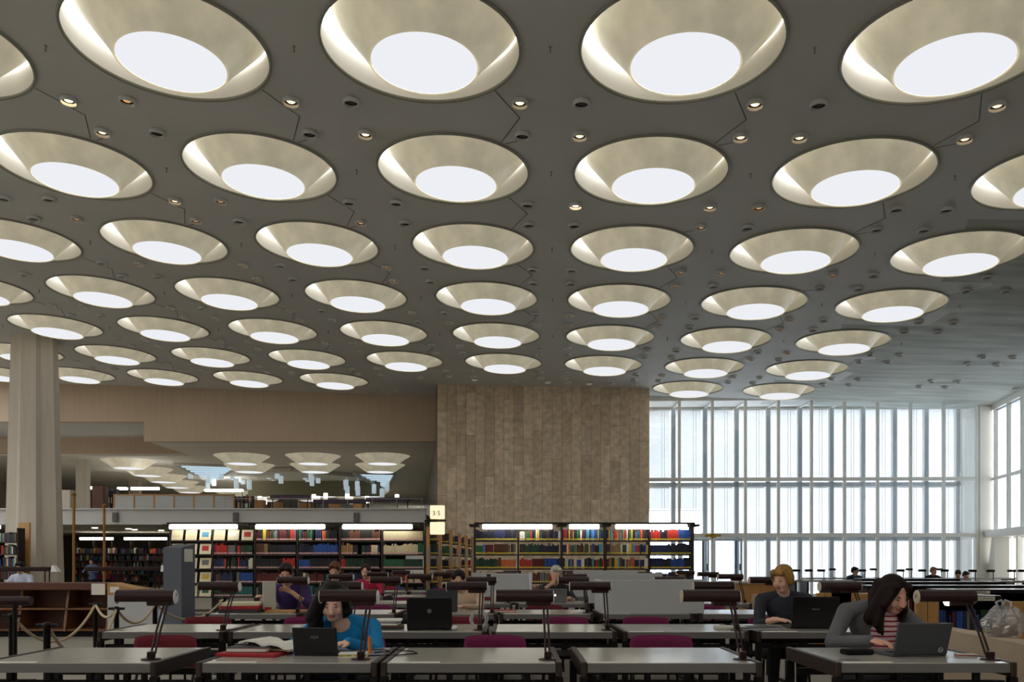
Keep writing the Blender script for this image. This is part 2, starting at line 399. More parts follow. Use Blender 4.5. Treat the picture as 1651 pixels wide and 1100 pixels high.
# ---- window wall
def ray_wall(u, org, ang):
    k = (u - CX) / FPX; c, s = math.cos(ang), math.sin(ang)
    # org + t*(c,s): X = kY
    t = (k * org[1] - org[0]) / (c - k * s); return t
WO = Vector((5.2, 32.2, 0)); WA = -0.03
xm = [ray_wall(1042 + 53.25 * i, WO, WA) for i in range(11)]
win = empty('window_1', WO, WA); struct(win, 'tall white framed window wall with blinds behind three tiers', 'window')
ZB1, ZB2, ZT = vz(773, 32), vz(863, 32), 7.5
OD = 1.36
def build_win(win, xs, zt, b1, b2, outer=True, zb=0.0):
    for i, x in enumerate(xs):
        MB().bbox(x - .05, x + .05, -.07, .07, zb, zt + .25, .012).build('mullion', m_frame, win)
        if outer:
            MB().bbox(x - .085, x + .085, OD, OD + .25, zb, zt, .015).build('outer_mullion', m_frame_out, win)
    for z in (b1, b2):
        MB().bbox(xs[0], xs[-1], -.06, .06, z - .07, z + .07, .012).build('transom', m_frame, win)
        MB().bbox(xs[0], xs[-1], OD, OD + .25, z - .16, z + .02, .012).build('outer_transom', m_frame_out, win)
    MB().bbox(xs[0], xs[-1], -.08, .08, zt - .06, zt + .3, .012).build('head_rail', m_frame, win)
    MB().box(xs[0] - .1, xs[-1] + .1, .0, OD + .5, zt - .02, zt + .06).build('cell_soffit', m_frame, win)
    for x in xs[1:]:
        MB().hexa([(x - .04, .1, zt - .1), (x + .02, .1, zt - .1), (x + .02, OD, zt - .1), (x - .04, OD, zt - .1), (x - .04, .1, zt), (x + .02, .1, zt), (x + .02, OD, zt), (x - .04, OD, zt)]).build('soffit_rib', m_frame, win)
    for i in range(len(xs) - 1):
        for a, b in ((b1 + .07, zt), (b2 + .07, b1 - .07), (zb, b2 - .07)):
            MB().box(xs[i] + .05, xs[i + 1] - .05, .0, .006, a, b).build('pane', m_glass, win)
build_win(win, xm, ZT, ZB1, ZB2)
MB().box(xm[0] - .3, xm[-1] + 1.2, OD + .1, OD + .5, 7.4, 8.3).build('outer_lintel', m_wallw, win)
# corner pier
MB().bbox(xm[-1] + .05, xm[-1] + .55, -.1, OD + .5, 0, 8.2, .03).build('corner_pier', m_frame, win)
def blind_mesh(wd, h):
    m = MB(); n = int(h / .072)
    for k in range(n):
        z = h - k * .072; j = 0.006 * math.sin(k * 12.9)
        m.add([(0, .0, z), (wd, .0, z + j * .3), (wd, .02, z - .071), (0, .02, z - .071)], [(0, 1, 2, 3)])
    m.box(0, wd, -.01, .04, h - .02, h + .05); m.box(0, wd, .0, .04, -.03, 0)
    for fx in (.68, .78):
        m.box(wd * fx, wd * fx + .012, -.012, -.004, 0, h)
    return m.mesh('slats', m_blind)
xo = xm; tiers = [(ZB1 + .04, ZT - .1), (ZB2 + .04, ZB1 - .16), (0.1, ZB2 - .16)]
tn = ['top', 'middle', 'bottom']
for ti, (z0, z1) in enumerate(tiers):
    bw = xm[1] - xm[0] - .22; me = blind_mesh(bw, z1 - z0)
    for i in range(10):
        if ti == 2 and i in (0, 1, 2): continue
        zz = z0; mm = me
        if ti == 1 and i in (0, 1): zz = vz(822, 33.4); mm = blind_mesh(bw, z1 - zz)
        o = inst('venetian_blind', mm, None, WO + Matrix.Rotation(WA, 3, 'Z') @ Vector((xm[i] + .11, OD + .2 + .01 * (i % 3), zz)), WA)
        tag(o, 'white venetian blind, %s bay from stone wall, %s tier of windows' % (ordn(i + 1), tn[ti]), 'blind', 'window wall blinds')
# glass doors in the window wall
for k, (i, lab) in enumerate(((1, 'glazed door beside the bookcase end, nearer the stone wall'), (2, 'glazed door with green handle, farther from the stone wall'))):
    d = empty('door_%d' % (k + 1), WO + Matrix.Rotation(WA, 3, 'Z') @ Vector((xm[i], .1, 0)), WA); struct(d, lab, 'door')
    wd = xm[2] - xm[1]
    for a in (.08, wd - .16): MB().bbox(a, a + .07, 0, .06, 0, 2.15, .01).build('stile', m_frame, d)
    for z in (0, 2.08): MB().bbox(.08, wd - .09, 0, .06, z, z + .09, .01).build('door_rail', m_frame, d)
    MB().bbox(wd - .36, wd - .30, .02, .08, .05, 2.1, .01).build('door_edge', mat('dark_seal', rgb(70, 72, 76), .5), d)
    MB().box(.15, wd - .16, .025, .031, .09, 2.08).build('pane', m_glass, d)
    MB().bbox(wd - .22, wd - .16, -.06, -.01, .95, 1.2, .01).build('door_handle', mat('handle_green', rgb(40, 120, 80), .4), d)
o = MB().bbox(-.3, .3, -.06, .06, 0, .09, .02).bbox(-.1, .1, -.09, .09, -.04, .13, .02).build('exit_lamp', m_gold, loc=WO + Vector((xm[2] - .0, -.2, vz(866, 32))), rotz=WA)
tag(o, 'small gold sign bracket above the glazed doors', 'sign')
# ---- right facade, angled towards the viewer
RO = WO + Matrix.Rotation(WA, 3, 'Z') @ Vector((xm[-1] + .6, .0, 0)); RA = math.atan2(-3.8, -.8)
win2 = empty('window_2', RO, RA); struct(win2, 'side window wall meeting the long window wall at the corner', 'window')
xs2 = [.35 + 1.3 * i for i in range(8)]
R2B = vz(856, 30)
for x in xs2:
    MB().bbox(x - .05, x + .05, -.07, .07, R2B, 7.6, .012).build('mullion', m_frame, win2)
    MB().bbox(x - .30, x - .12, .9, 1.1, R2B, 7.4, .015).build('outer_mullion', m_frame_out, win2)
    MB().bbox(x - .05, x + .05, .25, .37, 0, R2B, .012).build('lower_mullion', m_frame, win2)
MB().bbox(0, 9.5, -.08, .08, 7.0, 7.7, .012).build('head_rail', m_frame, win2)
MB().bbox(0, 9.5, -.06, .06, 4.35, 4.47, .012).build('transom', m_frame, win2)
MB().bbox(-.1, 9.5, -.35, .3, R2B - .2, R2B + .08, .02).build('sill_beam', m_frame, win2)
MB().hexa([(-.2, -.2, 0), (.8, -.2, 0), (.8, .3, 0), (-.2, .3, 0), (.5, -.2, R2B - .2), (.8, -.2, R2B - .2), (.8, .3, R2B - .2), (.5, .3, R2B - .2)]).build('slanted_brace', m_frame, win2)
MB().box(-.5, 9.5, .05, 1.5, 6.95, 7.05).build('cell_soffit', m_frame, win2)
for i in range(len(xs2) - 1):
    MB().box(xs2[i] + .05, xs2[i + 1] - .05, 0, .006, R2B + .08, 7.0).build('pane', m_glass, win2)
me = blind_mesh(.95, 7.2 - R2B)
me2 = blind_mesh(1.1, R2B - .2)
for i in range(8):
    for k, (mm, z, y) in enumerate(((me, R2B + .05, 1.0), (me2, .0, .5))):
        p = RO + Matrix.Rotation(RA, 3, 'Z') @ Vector((xs2[i] - 1.05, y, z))
        tag(inst('venetian_blind', mm, None, p, RA), 'white blind in side windows, %s from the corner pier, %s tier' % (ordn(i + 1), ['upper', 'lower'][k]), 'blind', 'side window blinds')
q = RO + Matrix.Rotation(RA, 3, 'Z') @ Vector((9.5, 0, 0))
m = MB(); e = Vector((q.x - .25 * (q.y + 5), -5, 0)); n = Vector((.4, 0, 0)); H_ = Vector((0, 0, 9))
m.hexa([q, q + n, e + n, e, q + H_, q + n + H_, e + n + H_, e + H_]); struct(m.build('wall_right', m_wallw), 'plain wall continuing from the side windows', 'wall')

# ---- low concrete parapet between desks and low bookcases
A = Vector((4.0, 4.0, 0)); B = Vector((5.22, 20, 0)); n = Vector((.22, -.02, 0)); hz = Vector((0, 0, .6))
m = MB(); m.hexa([A, A + n, B + n, B, A + hz, A + n + hz, B + n + hz, B + hz])
struct(m.build('wall_low', mat('low_wall', rgb(190, 172, 148), .7, noise=(2, .12), bump=(12, .1))), 'low beige parapet running past the desks', 'wall')

# ================================================================== SKYLIGHTS
sm = MB(); sm.lathe([(SR, 0), (SR + .03, .62)], NS); sh_me = sm.mesh('shaft', m_shaft, True)
rm = MB(); rm.lathe([(SR + .035, -.001), (SR + .03, -.03), (SR - .005, -.03), (SR, .01)], NS); rim_me = rm.mesh('opening_rim', m_rim, True)
bm_ = MB(); bm_.lathe([(DR + .012, -DZ - .02), (DR + .02, -DZ), (.80, -.075), (.935, .08), (1.07, .235), (1.175, .36), (1.187, .40), (1.15, .40), (1.05, .25), (.78, -.06), (DR, -DZ + .005), (DR - .01, -DZ - .015)], NS); bowl_me = bm_.mesh('bowl', m_bowl, True)
dm = MB(); dm.lathe([(DR - .004, -DZ), (DR * .93, -DZ + .05), (DR * .7, -DZ + .11), (DR * .4, -DZ + .145)], 40)
n0 = len(dm.v); dm.add([(DR * .4 * math.cos(2 * PI * i / 40), DR * .4 * math.sin(2 * PI * i / 40), -DZ + .145) for i in range(40)], [tuple(range(40))]); dif_me = dm.mesh('diffuser', m_diff, True)
for r in range(-3, 7):
    vis = []
    for c in range(-9, 3):
        if not has_light(r, c): continue
        p = cw(GX0 + GA * c, GY0 + GB * r)
        ext = [proj(cw(GX0 + GA * c + SR * math.cos(t), GY0 + GB * r + SR * math.sin(t))) for t in np.linspace(0, 6.2, 12)] if p.y > 2 else [(0, -999)]
        inview = any(-2 < u < 1653 and v > 0 for u, v in ext)
        if r >= 0 and not inview and c < -7: continue
        vis.append((c, p, inview))
    k = 0
    for c, p, iv in vis:
        if iv: k += 1
        if r < 0 and (c < -4 or c > 2): continue
        lab = 'round skylight with glowing white disc, %s from left in %s row from the front' % (ordn(k), ordn(r + 1)) if iv and r >= 0 else 'round skylight above the picture edge, %s grid column, %s hidden row overhead' % (ordn(c + 10), ordn(abs(r) if r < 0 else r + 4))
        s = empty('skylight', p, 0, lab, 'skylight', 'round skylights of the main ceiling' if iv and r >= 0 else 'round skylights overhead outside the picture'); s.rotation_euler = TILT
        inst('shaft', sh_me, s); inst('opening_rim', rim_me, s)
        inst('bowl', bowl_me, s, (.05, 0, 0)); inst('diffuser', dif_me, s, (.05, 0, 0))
# gallery skylights: hanging bowls
gm = MB(); gm.lathe([(1.24, 0), (1.0, -.15), (.70, -.36), (.67, -.38), (.66, -.34), (.98, -.13), (1.2, 0)], 40); gbowl = gm.mesh('bowl', m_bowl, True)
gd = MB(); gd.add([(.67 * math.cos(2 * PI * i / 32), .67 * math.sin(2 * PI * i / 32), -.36) for i in range(32)], [tuple(range(31, -1, -1))]); gdisc = gd.mesh('diffuser', m_diff)
glist = []
for ri, (Y, us, dz_) in enumerate(((38.2, (390, 505, 617), 'near'), (41.7, (402, 508, 613), 'second'), (57.5, (375, 447, 526, 598), 'third'), (61.5, (430, 500, 565), 'far'))):
    for i, u in enumerate(us): glist.append((ux(u, Y), Y, 'small round skylight of gallery ceiling, %s from left in %s gallery row' % (ordn(i + 1), dz_)))
for k in range(5):
    Y = 40 + 3.5 * k; glist.append((-18.3 - .62 * k, Y, 'gallery skylight in the receding line beside the concrete columns, %s from front' % ordn(k + 1)))
for x, y, lab in glist:
    s = empty('gallery_skylight', (x, y, ZL), 0, lab, 'skylight', 'round skylights of the gallery ceiling'); inst('bowl', gbowl, s); inst('diffuser', gdisc, s)

# ================================================================== DOWNLIGHTS + SPRINKLERS
hm = MB(); hm.lathe([(.108, 0), (.118, -.012), (.117, -.066), (.108, -.074), (.100, -.066), (.092, .06)], 24); hous_me = hm.mesh('housing', mat('downlight_ring', rgb(214, 216, 216), .4), True)
def lamp_me(nm, m):
    l = MB(); l.lathe([(.099, -.03), (.07, -.02)], 20, 0); l.lathe([(.062, -.022), (.05, -.034), (.03, -.04)], 16, 1); l.add([(.07 * math.cos(2 * PI * i / 20), .07 * math.sin(2 * PI * i / 20), -.02) for i in range(20)], [tuple(range(20))], 0); l.add([(.03 * math.cos(2 * PI * i / 16), .03 * math.sin(2 * PI * i / 16), -.04) for i in range(16)], [tuple(range(16))], 1); return l.mesh(nm, [mat('spot_can', rgb(22, 19, 18), .4), m], True)
l_on = lamp_me('lamp', emis('spot_on', (1, .78, .42, 1), 9)); l_dim = lamp_me('lamp', emis('spot_amber_reflect', (1, .55, .22, 1), .5)); l_warm = lamp_me('lamp', emis('spot_warm', (1, .70, .36, 1), 2.2)); l_off = lamp_me('lamp', mat('spot_dark', rgb(28, 24, 22), .3))  # dim amber emission paints a reflection into the unlit lamps
spots = []
for r in range(-1, 7):
    for dy in (-.45, .45):
        for c in range(-8, 7):
            for dx in (-.43, .43):
                p = cw(GX0 + GA * (c + .5) + dx, GY0 + GB * (r + .5) + dy); u, v = proj(p)
                if not (0 <= u <= 1651 and v > 0): continue
                if p.y > 30.4: continue
                spots.append((r, dy, u, v, p))
LIT = [(108, 161), (930, 332)]; WARM = [(470, 162), (588, 213), (840, 166), (1216, 170), (1597, 174), (1195, 219), (1285, 221), (935, 217), (1145, 333), (283, 323), (1548, 226), (1635, 228), (161, 210)]
DARK = [(565, 165), (937, 167), (1315, 170), (500, 213), (845, 215), (248, 211), (640, 327), (385, 356), (927, 363), (686, 432), (862, 435), (922, 435)]
rows = {}
for s in spots: rows.setdefault((s[0], s[1]), []).append(s)
rk = sorted(rows)
rd = random.Random(11)
for ri, k in enumerate(rk):
    for i, (r, dy, u, v, p) in enumerate(sorted(rows[k], key=lambda s: s[2])):
        near = lambda L, d=22: any(abs(u - a) < d and abs(v - b) < d for a, b in L)
        if near(LIT): me, st = l_on, 'brightly lit'
        elif near(WARM): me, st = l_warm, 'warmly glowing'
        elif near(DARK): me, st = l_off, 'unlit black'
        else:
            t = rd.random(); me, st = (l_dim, 'faintly amber') if t < .5 else (l_off, 'unlit dark')
            if u > 1380: me, st = l_off, 'unlit dark'
        d = empty('downlight', p, 0, '%s round downlight, %s from left in %s row of ceiling downlights' % (st, ordn(i + 1), ordn(ri + 1)), 'downlight', 'ceiling downlights'); d.rotation_euler = TILT
        inst('housing', hous_me, d); inst('lamp', me, d)
# row of downlights along the stone wall
for i, u in enumerate((678, 765, 830, 883, 915, 950, 987, 1024)):
    Y = 30.0; X = ux(u, Y); d = empty('downlight', (X, Y, zc(X, Y)), 0, 'small downlight close to stone wall, %s from left of that wall row' % ordn(i + 1), 'downlight', 'downlights along the stone wall')
    inst('housing', hous_me, d); inst('lamp', l_warm if i in (1, 3, 5) else l_dim, d)
for i, u in enumerate((605, 640)):
    Y = 32.6; X = ux(u, Y); d = empty('downlight', (X, Y, zc(X, Y)), 0, 'small downlight close to beige soffit band, %s of two' % ordn(i + 1), 'downlight', 'downlights by the soffit')
    inst('housing', hous_me, d); inst('lamp', l_dim, d)
spk = MB(); spk.tube((0, 0, 0), (0, 0, -.07), .009, n=8); spk.lathe([(.022, 0), (.02, -.008), (.008, -.01)], 12); spk.tube((0, 0, -.066), (0, 0, -.072), .015, n=10); spk_me = spk.mesh('sprinkler', mat('sprinkler_metal', rgb(150, 148, 140), .5))
for r in range(0, 5):
    k = 0
    for c in range(-6, 3):
        p = cw(GX0 + GA * (c + .5), GY0 + GB * r); u, v = proj(p)
        if 0 < u < 1651 and v > 0:
            k += 1; o = inst('sprinkler', spk_me, None, p); tag(o, 'tiny ceiling sprinkler between skylights, %s from left in %s skylight row' % (ordn(k), ordn(r + 1)), 'sprinkler', 'ceiling sprinklers')

# ================================================================== DESKS, LAMPS, CHAIRS
DH = .74
def make_desk():
    d = empty('desk')
    t = MB(); t.bbox(-.45, .45, -.4, .4, DH - .028, DH, .006, 0); t.box(-.449, .449, -.398, .398, DH - .052, DH - .029, 1)
    t.box(-.449, .449, -.402, -.4, DH - .052, DH - .004, 1)
    t.build('tabletop', [m_desk, m_deskedge], d)
    for s in (-1, 1):
        x = s * .468
        MB().bbox(x - .016, x + .016, -.41, .41, DH - .075, DH + .004, .006).build('side_rail', mat('rail_brown', rgb(46, 32, 28), .45), d)
        for y in (-.385, .385):
            MB().bbox(x - .022, x + .022, y - .024, y + .024, 0, DH - .076, .005).build('leg', m_black, d)
        MB().bbox(x - .018, x + .018, -.4, .4, .0, .035, .005).build('foot_rail', m_black, d)
    MB().bbox(-.45, .45, .28, .32, .585, .625, .006).build('stretcher', m_black, d)
    MB().bbox(-.45, .45, -.36, -.32, .61, .64, .006).build('stretcher', m_black, d)
    for x in (-.33, -.12, .1, .3):
        MB().bbox(x - .016, x + .016, -.358, -.322, .64, DH - .052, .004).build('hanger', m_black, d)
    MB().box(-.43, -.17, -.39, -.355, DH + .0002, DH + .0015).build('number_strip', m_paper, d)
    MB().bbox(-.2, .2, -.1, .25, DH - .075, DH - .053, .005).build('cable_tray', m_wooddk, d)
    return d
def make_lamp():
    l = empty('desk_lamp')
    b = MB(); b.lathe([(.001, .0), (.052, .0), (.052, .006), (.03, .009), (.001, .01)], 20); b.bbox(-.02, .02, -.016, .02, .008, .045, .006)
    b.build('base', m_lamp, l)
    for s in (-1, 1):
        MB().path([(s * .011, 0, .02), (s * .011, .03, .03), (s * .011, .055, .07), (s * .011, .10, .14), (s * .011, .24, .315)], .0065, 8).build('rod', m_lamp, l)
    L0, L1 = -.285, .045; R_ = .043
    sh = MB(); n = 20; ring = []
    for k in range(n + 1):
        t = math.radians(-38 + (256) * k / n); ring.append((R_ * math.cos(t), R_ * math.sin(t)))
    inner = [(a * .93, c * .93) for a, c in ring]
    prof = ring + inner[::-1]; P = len(prof)
    vs = [(x, y + .25, z + .335) for x in (L0, L1) for y, z in prof]
    fs = [(i, (i + 1) % P, P + (i + 1) % P, P + i) for i in range(P)] + [(k, k + 1, P - 2 - k, P - 1 - k) for k in range(n)] + [(P + k + 1, P + k, 2 * P - 1 - k, 2 * P - 2 - k) for k in range(n)]
    sh.add(vs, fs); me = smooth_angle(sh.mesh('shade', m_lamp), .7); inst('shade', me, l)
    MB().bbox(-.11, .03, .215, .285, .285, .312, .008).build('switch_box', m_lamp, l)
    MB().tube((-.26, .25, .33), (-.06, .25, .33), .012, n=10).build('tube', m_lampin, l)
    for x, s in ((L1, 1), (L0, -1)):
        c = MB(); c.tube((x, .25, .335), (x + s * .006, .25, .335), .0405, .036, n=20); c.build('end_cap', m_cap if s > 0 else mat('cap_beige', rgb(196, 182, 160), .5), l)
    return l
def make_chair(fabric):
    c = empty('chair')
    se = MB(); se.bbox(-.21, .21, -.21, .2, .40, .445, .03); inst('seat', smooth_angle(se.mesh('seat', m_blackm), .7), c)
    bk = MB(); vs = []; fs = []; nx, nz = 12, 6
    for side in (0, 1):
        for j in range(nz + 1):
            for i in range(nx + 1):
                a = i / nx * 2 - 1; b_ = j / nz * 2 - 1
                sxq = a; e = (1 - abs(a) ** 6) ** .5 if abs(a) < 1 else 0; f = (1 - abs(b_) ** 4) ** .5 if abs(b_) < 1 else 0
                th = .022 * min(e, 1) * (.3 + .7 * f)
                vs.append((.225 * a * (1 - .06 * abs(b_) ** 4), .235 - .03 * (1 - a * a) * -1 + (th if side else -th), .625 + .13 * b_ * (1 - .12 * abs(a) ** 5)))
    W_ = nx + 1; S_ = W_ * (nz + 1)
    for j in range(nz):
        for i in range(nx):
            q = j * W_ + i; fs.append((q, q + 1, q + W_ + 1, q + W_)); fs.append((S_ + q, S_ + q + W_, S_ + q + W_ + 1, S_ + q + 1))
    for i in range(nx): fs += [(i, S_ + i, S_ + i + 1, i + 1), (nz * W_ + i, nz * W_ + i + 1, S_ + nz * W_ + i + 1, S_ + nz * W_ + i)]
    for j in range(nz): fs += [(j * W_, (j + 1) * W_, S_ + (j + 1) * W_, S_ + j * W_), (j * W_ + nx, S_ + j * W_ + nx, S_ + (j + 1) * W_ + nx, (j + 1) * W_ + nx)]
    bk.add(vs, fs); inst('backrest', bk.mesh('backrest', fabric, True), c)
    for s in (-1, 1):
        MB().path([(s * .2, -.19, .40), (s * .21, -.2, .2), (s * .215, -.21, .0)], .012).build('leg', m_black, c)
        MB().path([(s * .2, .2, .40), (s * .21, .22, .2), (s * .215, .25, .0)], .012).build('leg', m_black, c)
        MB().path([(s * .2, .19, .40), (s * .2, .235, .48), (s * .19, .27, .64)], .011).build('back_post', m_black, c)
    MB().path([(-.2, .2, .39), (.2, .2, .39)], .011).build('cross_bar', m_black, c)
    return c
DESK = make_desk(); LAMP = make_lamp(); CH_P = make_chair(m_purple); CH_R = make_chair(m_red)
PROTO_USED = set()
KT = {}
def reg(root):
    def rec(o):
        KIDS[o.name] = [c.name for c in o.children]
        for c in o.children: rec(c)
    rec(root)
for o in (DESK, LAMP, CH_P, CH_R): reg(o)
def put(proto, loc, rotz, label, cat, group):
    if proto.name in PROTO_USED: o = copy_tree(proto)
    else: o = proto; PROTO_USED.add(proto.name)
    o.location = loc; o.rotation_euler = (0, 0, rotz); tag(o, label, cat, group); return o
ROWY = [4.47, 6.45, 8.65, 10.8, 12.95, 15.1]
ROWN = ['front', 'second', 'third', 'fourth', 'fifth', 'sixth']
COLX = [[-2.83, -1.653, -.667, .402, 1.758],
        [-3.156, -2.15, -1.134, -.127, .89, 1.92],
        [-3.13, -2.12, -1.09, -.09, .94, 1.97],
        [-3.05, -2.0, -.93, .08, 1.14, 2.16],
        [-2.9, -1.84, -.84, .26, 1.3, 2.36],
        [-2.8, -1.82, -.75, .33, 1.38, 2.44]]
NOCHAIR = {(0, 1), (0, 4), (1, 5), (2, 1), (3, 3), (2, 2), (3, 1), (4, 1)}  # chairs hidden under sitters are placed with them
CHX = {(0, 1): -1.13, (0, 4): 2.5, (1, 5): 2.47, (2, 0): -2.62, (3, 0): -2.52, (4, 0): -2.44, (2, 2): -.60, (3, 3): .62, (0, 0): -2.47, (0, 2): -.14, (0, 3): 1.05, (1, 0): -2.88, (1, 1): -1.93, (1, 2): -.52, (1, 3): .50, (1, 4): 1.28}
LAMPS = {}
for r, xs in enumerate(COLX):
    for c, xl in enumerate(xs):
        Yc = ROWY[r] + .4; xc = xl + .45
        pos = '%s desk from left in the %s row' % (ordn(c + 1), ROWN[r])
        put(DESK, (xc, Yc, 0), 0, 'grey topped black framed reading desk, ' + pos, 'desk', 'grey reading desks in rows')
        lx = xl + (.88 if r else [.84, .82, .865, .87, .88][c])
        LAMPS[(r, c)] = put(LAMP, (lx, ROWY[r] + .15, DH), random.uniform(-.03, .03) + (.06 if (r, c) == (0, 0) else 0) + (.05 if (r, c) == (0, 2) else 0), 'dark brown desk lamp on the ' + pos, 'lamp', 'dark brown desk lamps')
        cx_ = CHX.get((r, c), xc + random.uniform(-.08, .08))
        fab = CH_R if (r, c) in ((0, 0), (1, 0), (1, 2), (3, 2), (2, 3)) else CH_P
        put(fab, (cx_, ROWY[r] + 1.28 + (.02 if r else 0), 0), random.uniform(-.08, .08), '%s padded chair behind the %s' % ('dark red' if fab is CH_R else 'purple', pos), 'chair', 'padded reading room chairs')
sl = empty('standing_lamp', (ux(24, 6.3), 6.3, 0), 0, 'black standing lamp cut off by the picture edge near the ropes', 'lamp')
MB().tube((0, 0, .02), (0, 0, .96), .016, n=10).build('post', m_black, sl); MB().lathe([(.001, 0), (.14, 0), (.14, .015), (.02, .03)], 16).build('base', m_black, sl)
ll = MB(); ll.tube((-.4, 0, .985), (.12, 0, .985), .035, n=14); inst('shade', smooth_angle(ll.mesh('shade', m_lamp)), sl)

# desk numbers on two lamp ends
MB().hexa([(-.115, .235, .285), (-.075, .235, .285), (-.075, .265, .285), (-.115, .265, .285), (-.125, .225, .312), (-.065, .225, .312), (-.065, .275, .312), (-.125, .275, .312)]).build('bulb', emis('lamp_bulb', (1, .86, .62, 1), 6), LAMPS[(0, 4)])
text('cap_number', '20', .026, m_black, LAMPS[(0, 0)], (.0518, .25, .348), (PI / 2, 0, PI / 2), .0003)
text('cap_number', '34', .03, m_black, LAMPS[(0, 4)], (-.2918, .25, .338), (PI / 2, 0, -PI / 2), .0003)
# grey partition boards standing on the desks
for (xa, xb, Y, z0, z1, lab) in ((.93, 2.0, 8.72, DH, 1.085, 'large pale grey partition board on desk front, third row'), (.99, 1.95, 10.85, DH, 1.12, 'pale grey partition board behind the large one, fourth row'),
                            (-.28, .22, 11.0, DH, 1.115, 'pale grey partition board beside the white-haired reader'), (-.62, -.3, 12.9, DH, 1.10, 'pale grey partition board behind the reader with beige sleeves, fifth row'), (.95, 1.95, 13.0, DH, 1.13, 'pale grey partition board in the fifth row, rearmost')):
    o = MB().bbox(xa, xb, Y, Y + .03, z0, z1, .006).box(xa, xb, Y + .005, Y + .025, z1, z1 + .012).build('partition_board', m_part); tag(o, lab, 'partition', 'grey desk partitions')
o = MB().bbox(0, .03, 0, .7, DH, 1.115, .006).build('partition_board', mat('part_lit', rgb(214, 220, 230), .5), loc=(.225, 10.85, 0)); tag(o, 'narrow side partition board seen edge on near the white-haired reader', 'partition', 'grey desk partitions')  # paler copy of the partition grey, light painted into its colour
o = MB().bbox(0, .03, 0, .7, DH, 1.085, .006).build('partition_board', m_part, loc=(.93, 8.76, 0)); tag(o, 'side partition board at left edge of the large board', 'partition', 'grey desk partitions')

# ================================================================== BOOKCASES AND BOOKS
PAL = {'dark blue': (28, 38, 78), 'navy': (20, 24, 46), 'black': (22, 20, 22), 'dark green': (26, 58, 40), 'green': (40, 96, 62), 'dark red': (92, 22, 24), 'red': (176, 40, 32), 'brown': (86, 50, 32),
       'tan': (150, 112, 70), 'cream': (214, 200, 164), 'white': (216, 214, 206), 'yellow': (208, 172, 48), 'blue': (32, 74, 150), 'light blue': (70, 140, 180), 'grey': (110, 108, 104), 'orange': (196, 92, 40), 'purple': (88, 40, 90), 'teal': (36, 104, 104), 'pink': (190, 60, 120)}
WEIGHTS = [('dark blue', 9), ('navy', 8), ('black', 10), ('dark green', 8), ('dark red', 7), ('brown', 6), ('teal', 3), ('grey', 3), ('red', 3), ('tan', 3), ('blue', 3), ('white', 2), ('cream', 2), ('green', 2), ('yellow', 1), ('orange', 2), ('light blue', 1), ('purple', 1)]
WN = [a for a, b in WEIGHTS for _ in range(b)]
BOOKS = []
rb = random.Random(5)
def fill(case, bay, shelf, x0, x1, y, z, hmax, label, runs=None, depth=.2, wr=(.026, .05), xf=None, pool=None):
    x = x0; k = 0; seq = list(runs) if runs else None
    while True:
        if seq is not None:
            col, frac = seq.pop(0) if seq else (rb.choice(WN), .2); xe = min(x1, x + frac * (x1 - x0))
        else:
            col = rb.choice(pool or WN); xe = min(x1, x + rb.choice([.04, .05, .09, .16, .3] if not pool else [.04, .05, .08]))
        hh = hmax * rb.uniform(.78, 1); ww = rb.uniform(*wr); uniform = rb.random() < .6
        while x < xe - .02:
            w_ = ww if uniform else rb.uniform(*wr); h = hh if uniform else hmax * rb.uniform(.74, 1)
            if x + w_ > x1: break
            k += 1; BOOKS.append(dict(p=Vector((x + w_ / 2, y + rb.uniform(0, .012), z)), w=w_ - .002, h=h, d=depth * rb.uniform(.8, 1), col=col, case=case, bay=bay, shelf=shelf, i=k, lab=label, xf=xf)); x += w_
        x = max(x, xe) if seq is None or not seq else x
        if x >= x1 - .03 or (seq is not None and not seq): break
        if seq is None and rb.random() < .06: x += rb.uniform(.02, .12)
SHZ = [1.79, 1.458, 1.117, .777, .45, .12]
def bookcase(name, label, x0, bay, n, Y, top, depth, lights, end_wood=False):
    b = empty(name, (x0, Y, 0), 0, label, 'bookcase')
    for i in range(n + 1):
        MB().bbox(i * bay - .02, i * bay + .02, 0, depth, 0, top - .06, .006).build('upright', m_shelfbk, b)
        MB().bbox(i * bay - .12, i * bay + .12, -.18, depth, top - .07, top - .02, .008).build('bracket', m_shelfbk, b)
    for i in range(n):
        for z in SHZ:
            MB().bbox(i * bay + .02, (i + 1) * bay - .02, 0, depth, z - .03, z - .002, .004).build('shelf', m_shelfbk, b)
    MB().bbox(0, n * bay, -.22, .1, top - .02, top + .02, .008).build('canopy', m_shelfbk, b)
    for a, c in lights:
        MB().bbox(a, c, -.2, -.1, top - .14, top - .022, .03).build('light_tube', m_tube, b)
    return b
YB = 20.0
bw = 1.0445
case_c = bookcase('bookcase', 'long open bookcase with lit canopy below the stone slab wall', ux(765, YB), bw, 5, YB, 2.19, .42, [(ux(778, YB) - ux(765, YB), ux(890, YB) - ux(765, YB)), (ux(917, YB) - ux(765, YB), ux(965, YB) - ux(765, YB)), (ux(991, YB) - ux(765, YB), ux(1106, YB) - ux(765, YB))])
xc0 = ux(765, YB)
POOL_C = ['navy', 'navy', 'dark blue', 'black', 'black', 'white', 'yellow', 'dark green', 'red', 'cream', 'light blue', 'brown', 'tan', 'green', 'grey', 'blue', 'dark blue', 'dark red', 'orange']
RUN_C = {(0, 0): [('navy', .45), ('dark blue', .25), ('navy', .3)], (4, 0): [('red', .25), ('navy', .18), ('red', .27), ('blue', .3)], (4, 1): [('dark blue', .45), ('navy', .55)], (4, 2): [('dark blue', .3), ('navy', .2), ('blue', .3), ('navy', .2)],
         (1, 1): [('black', .15), ('dark green', .35), ('navy', .5)], (0, 2): [('dark green', .5), ('brown', .1), ('orange', .4)]}
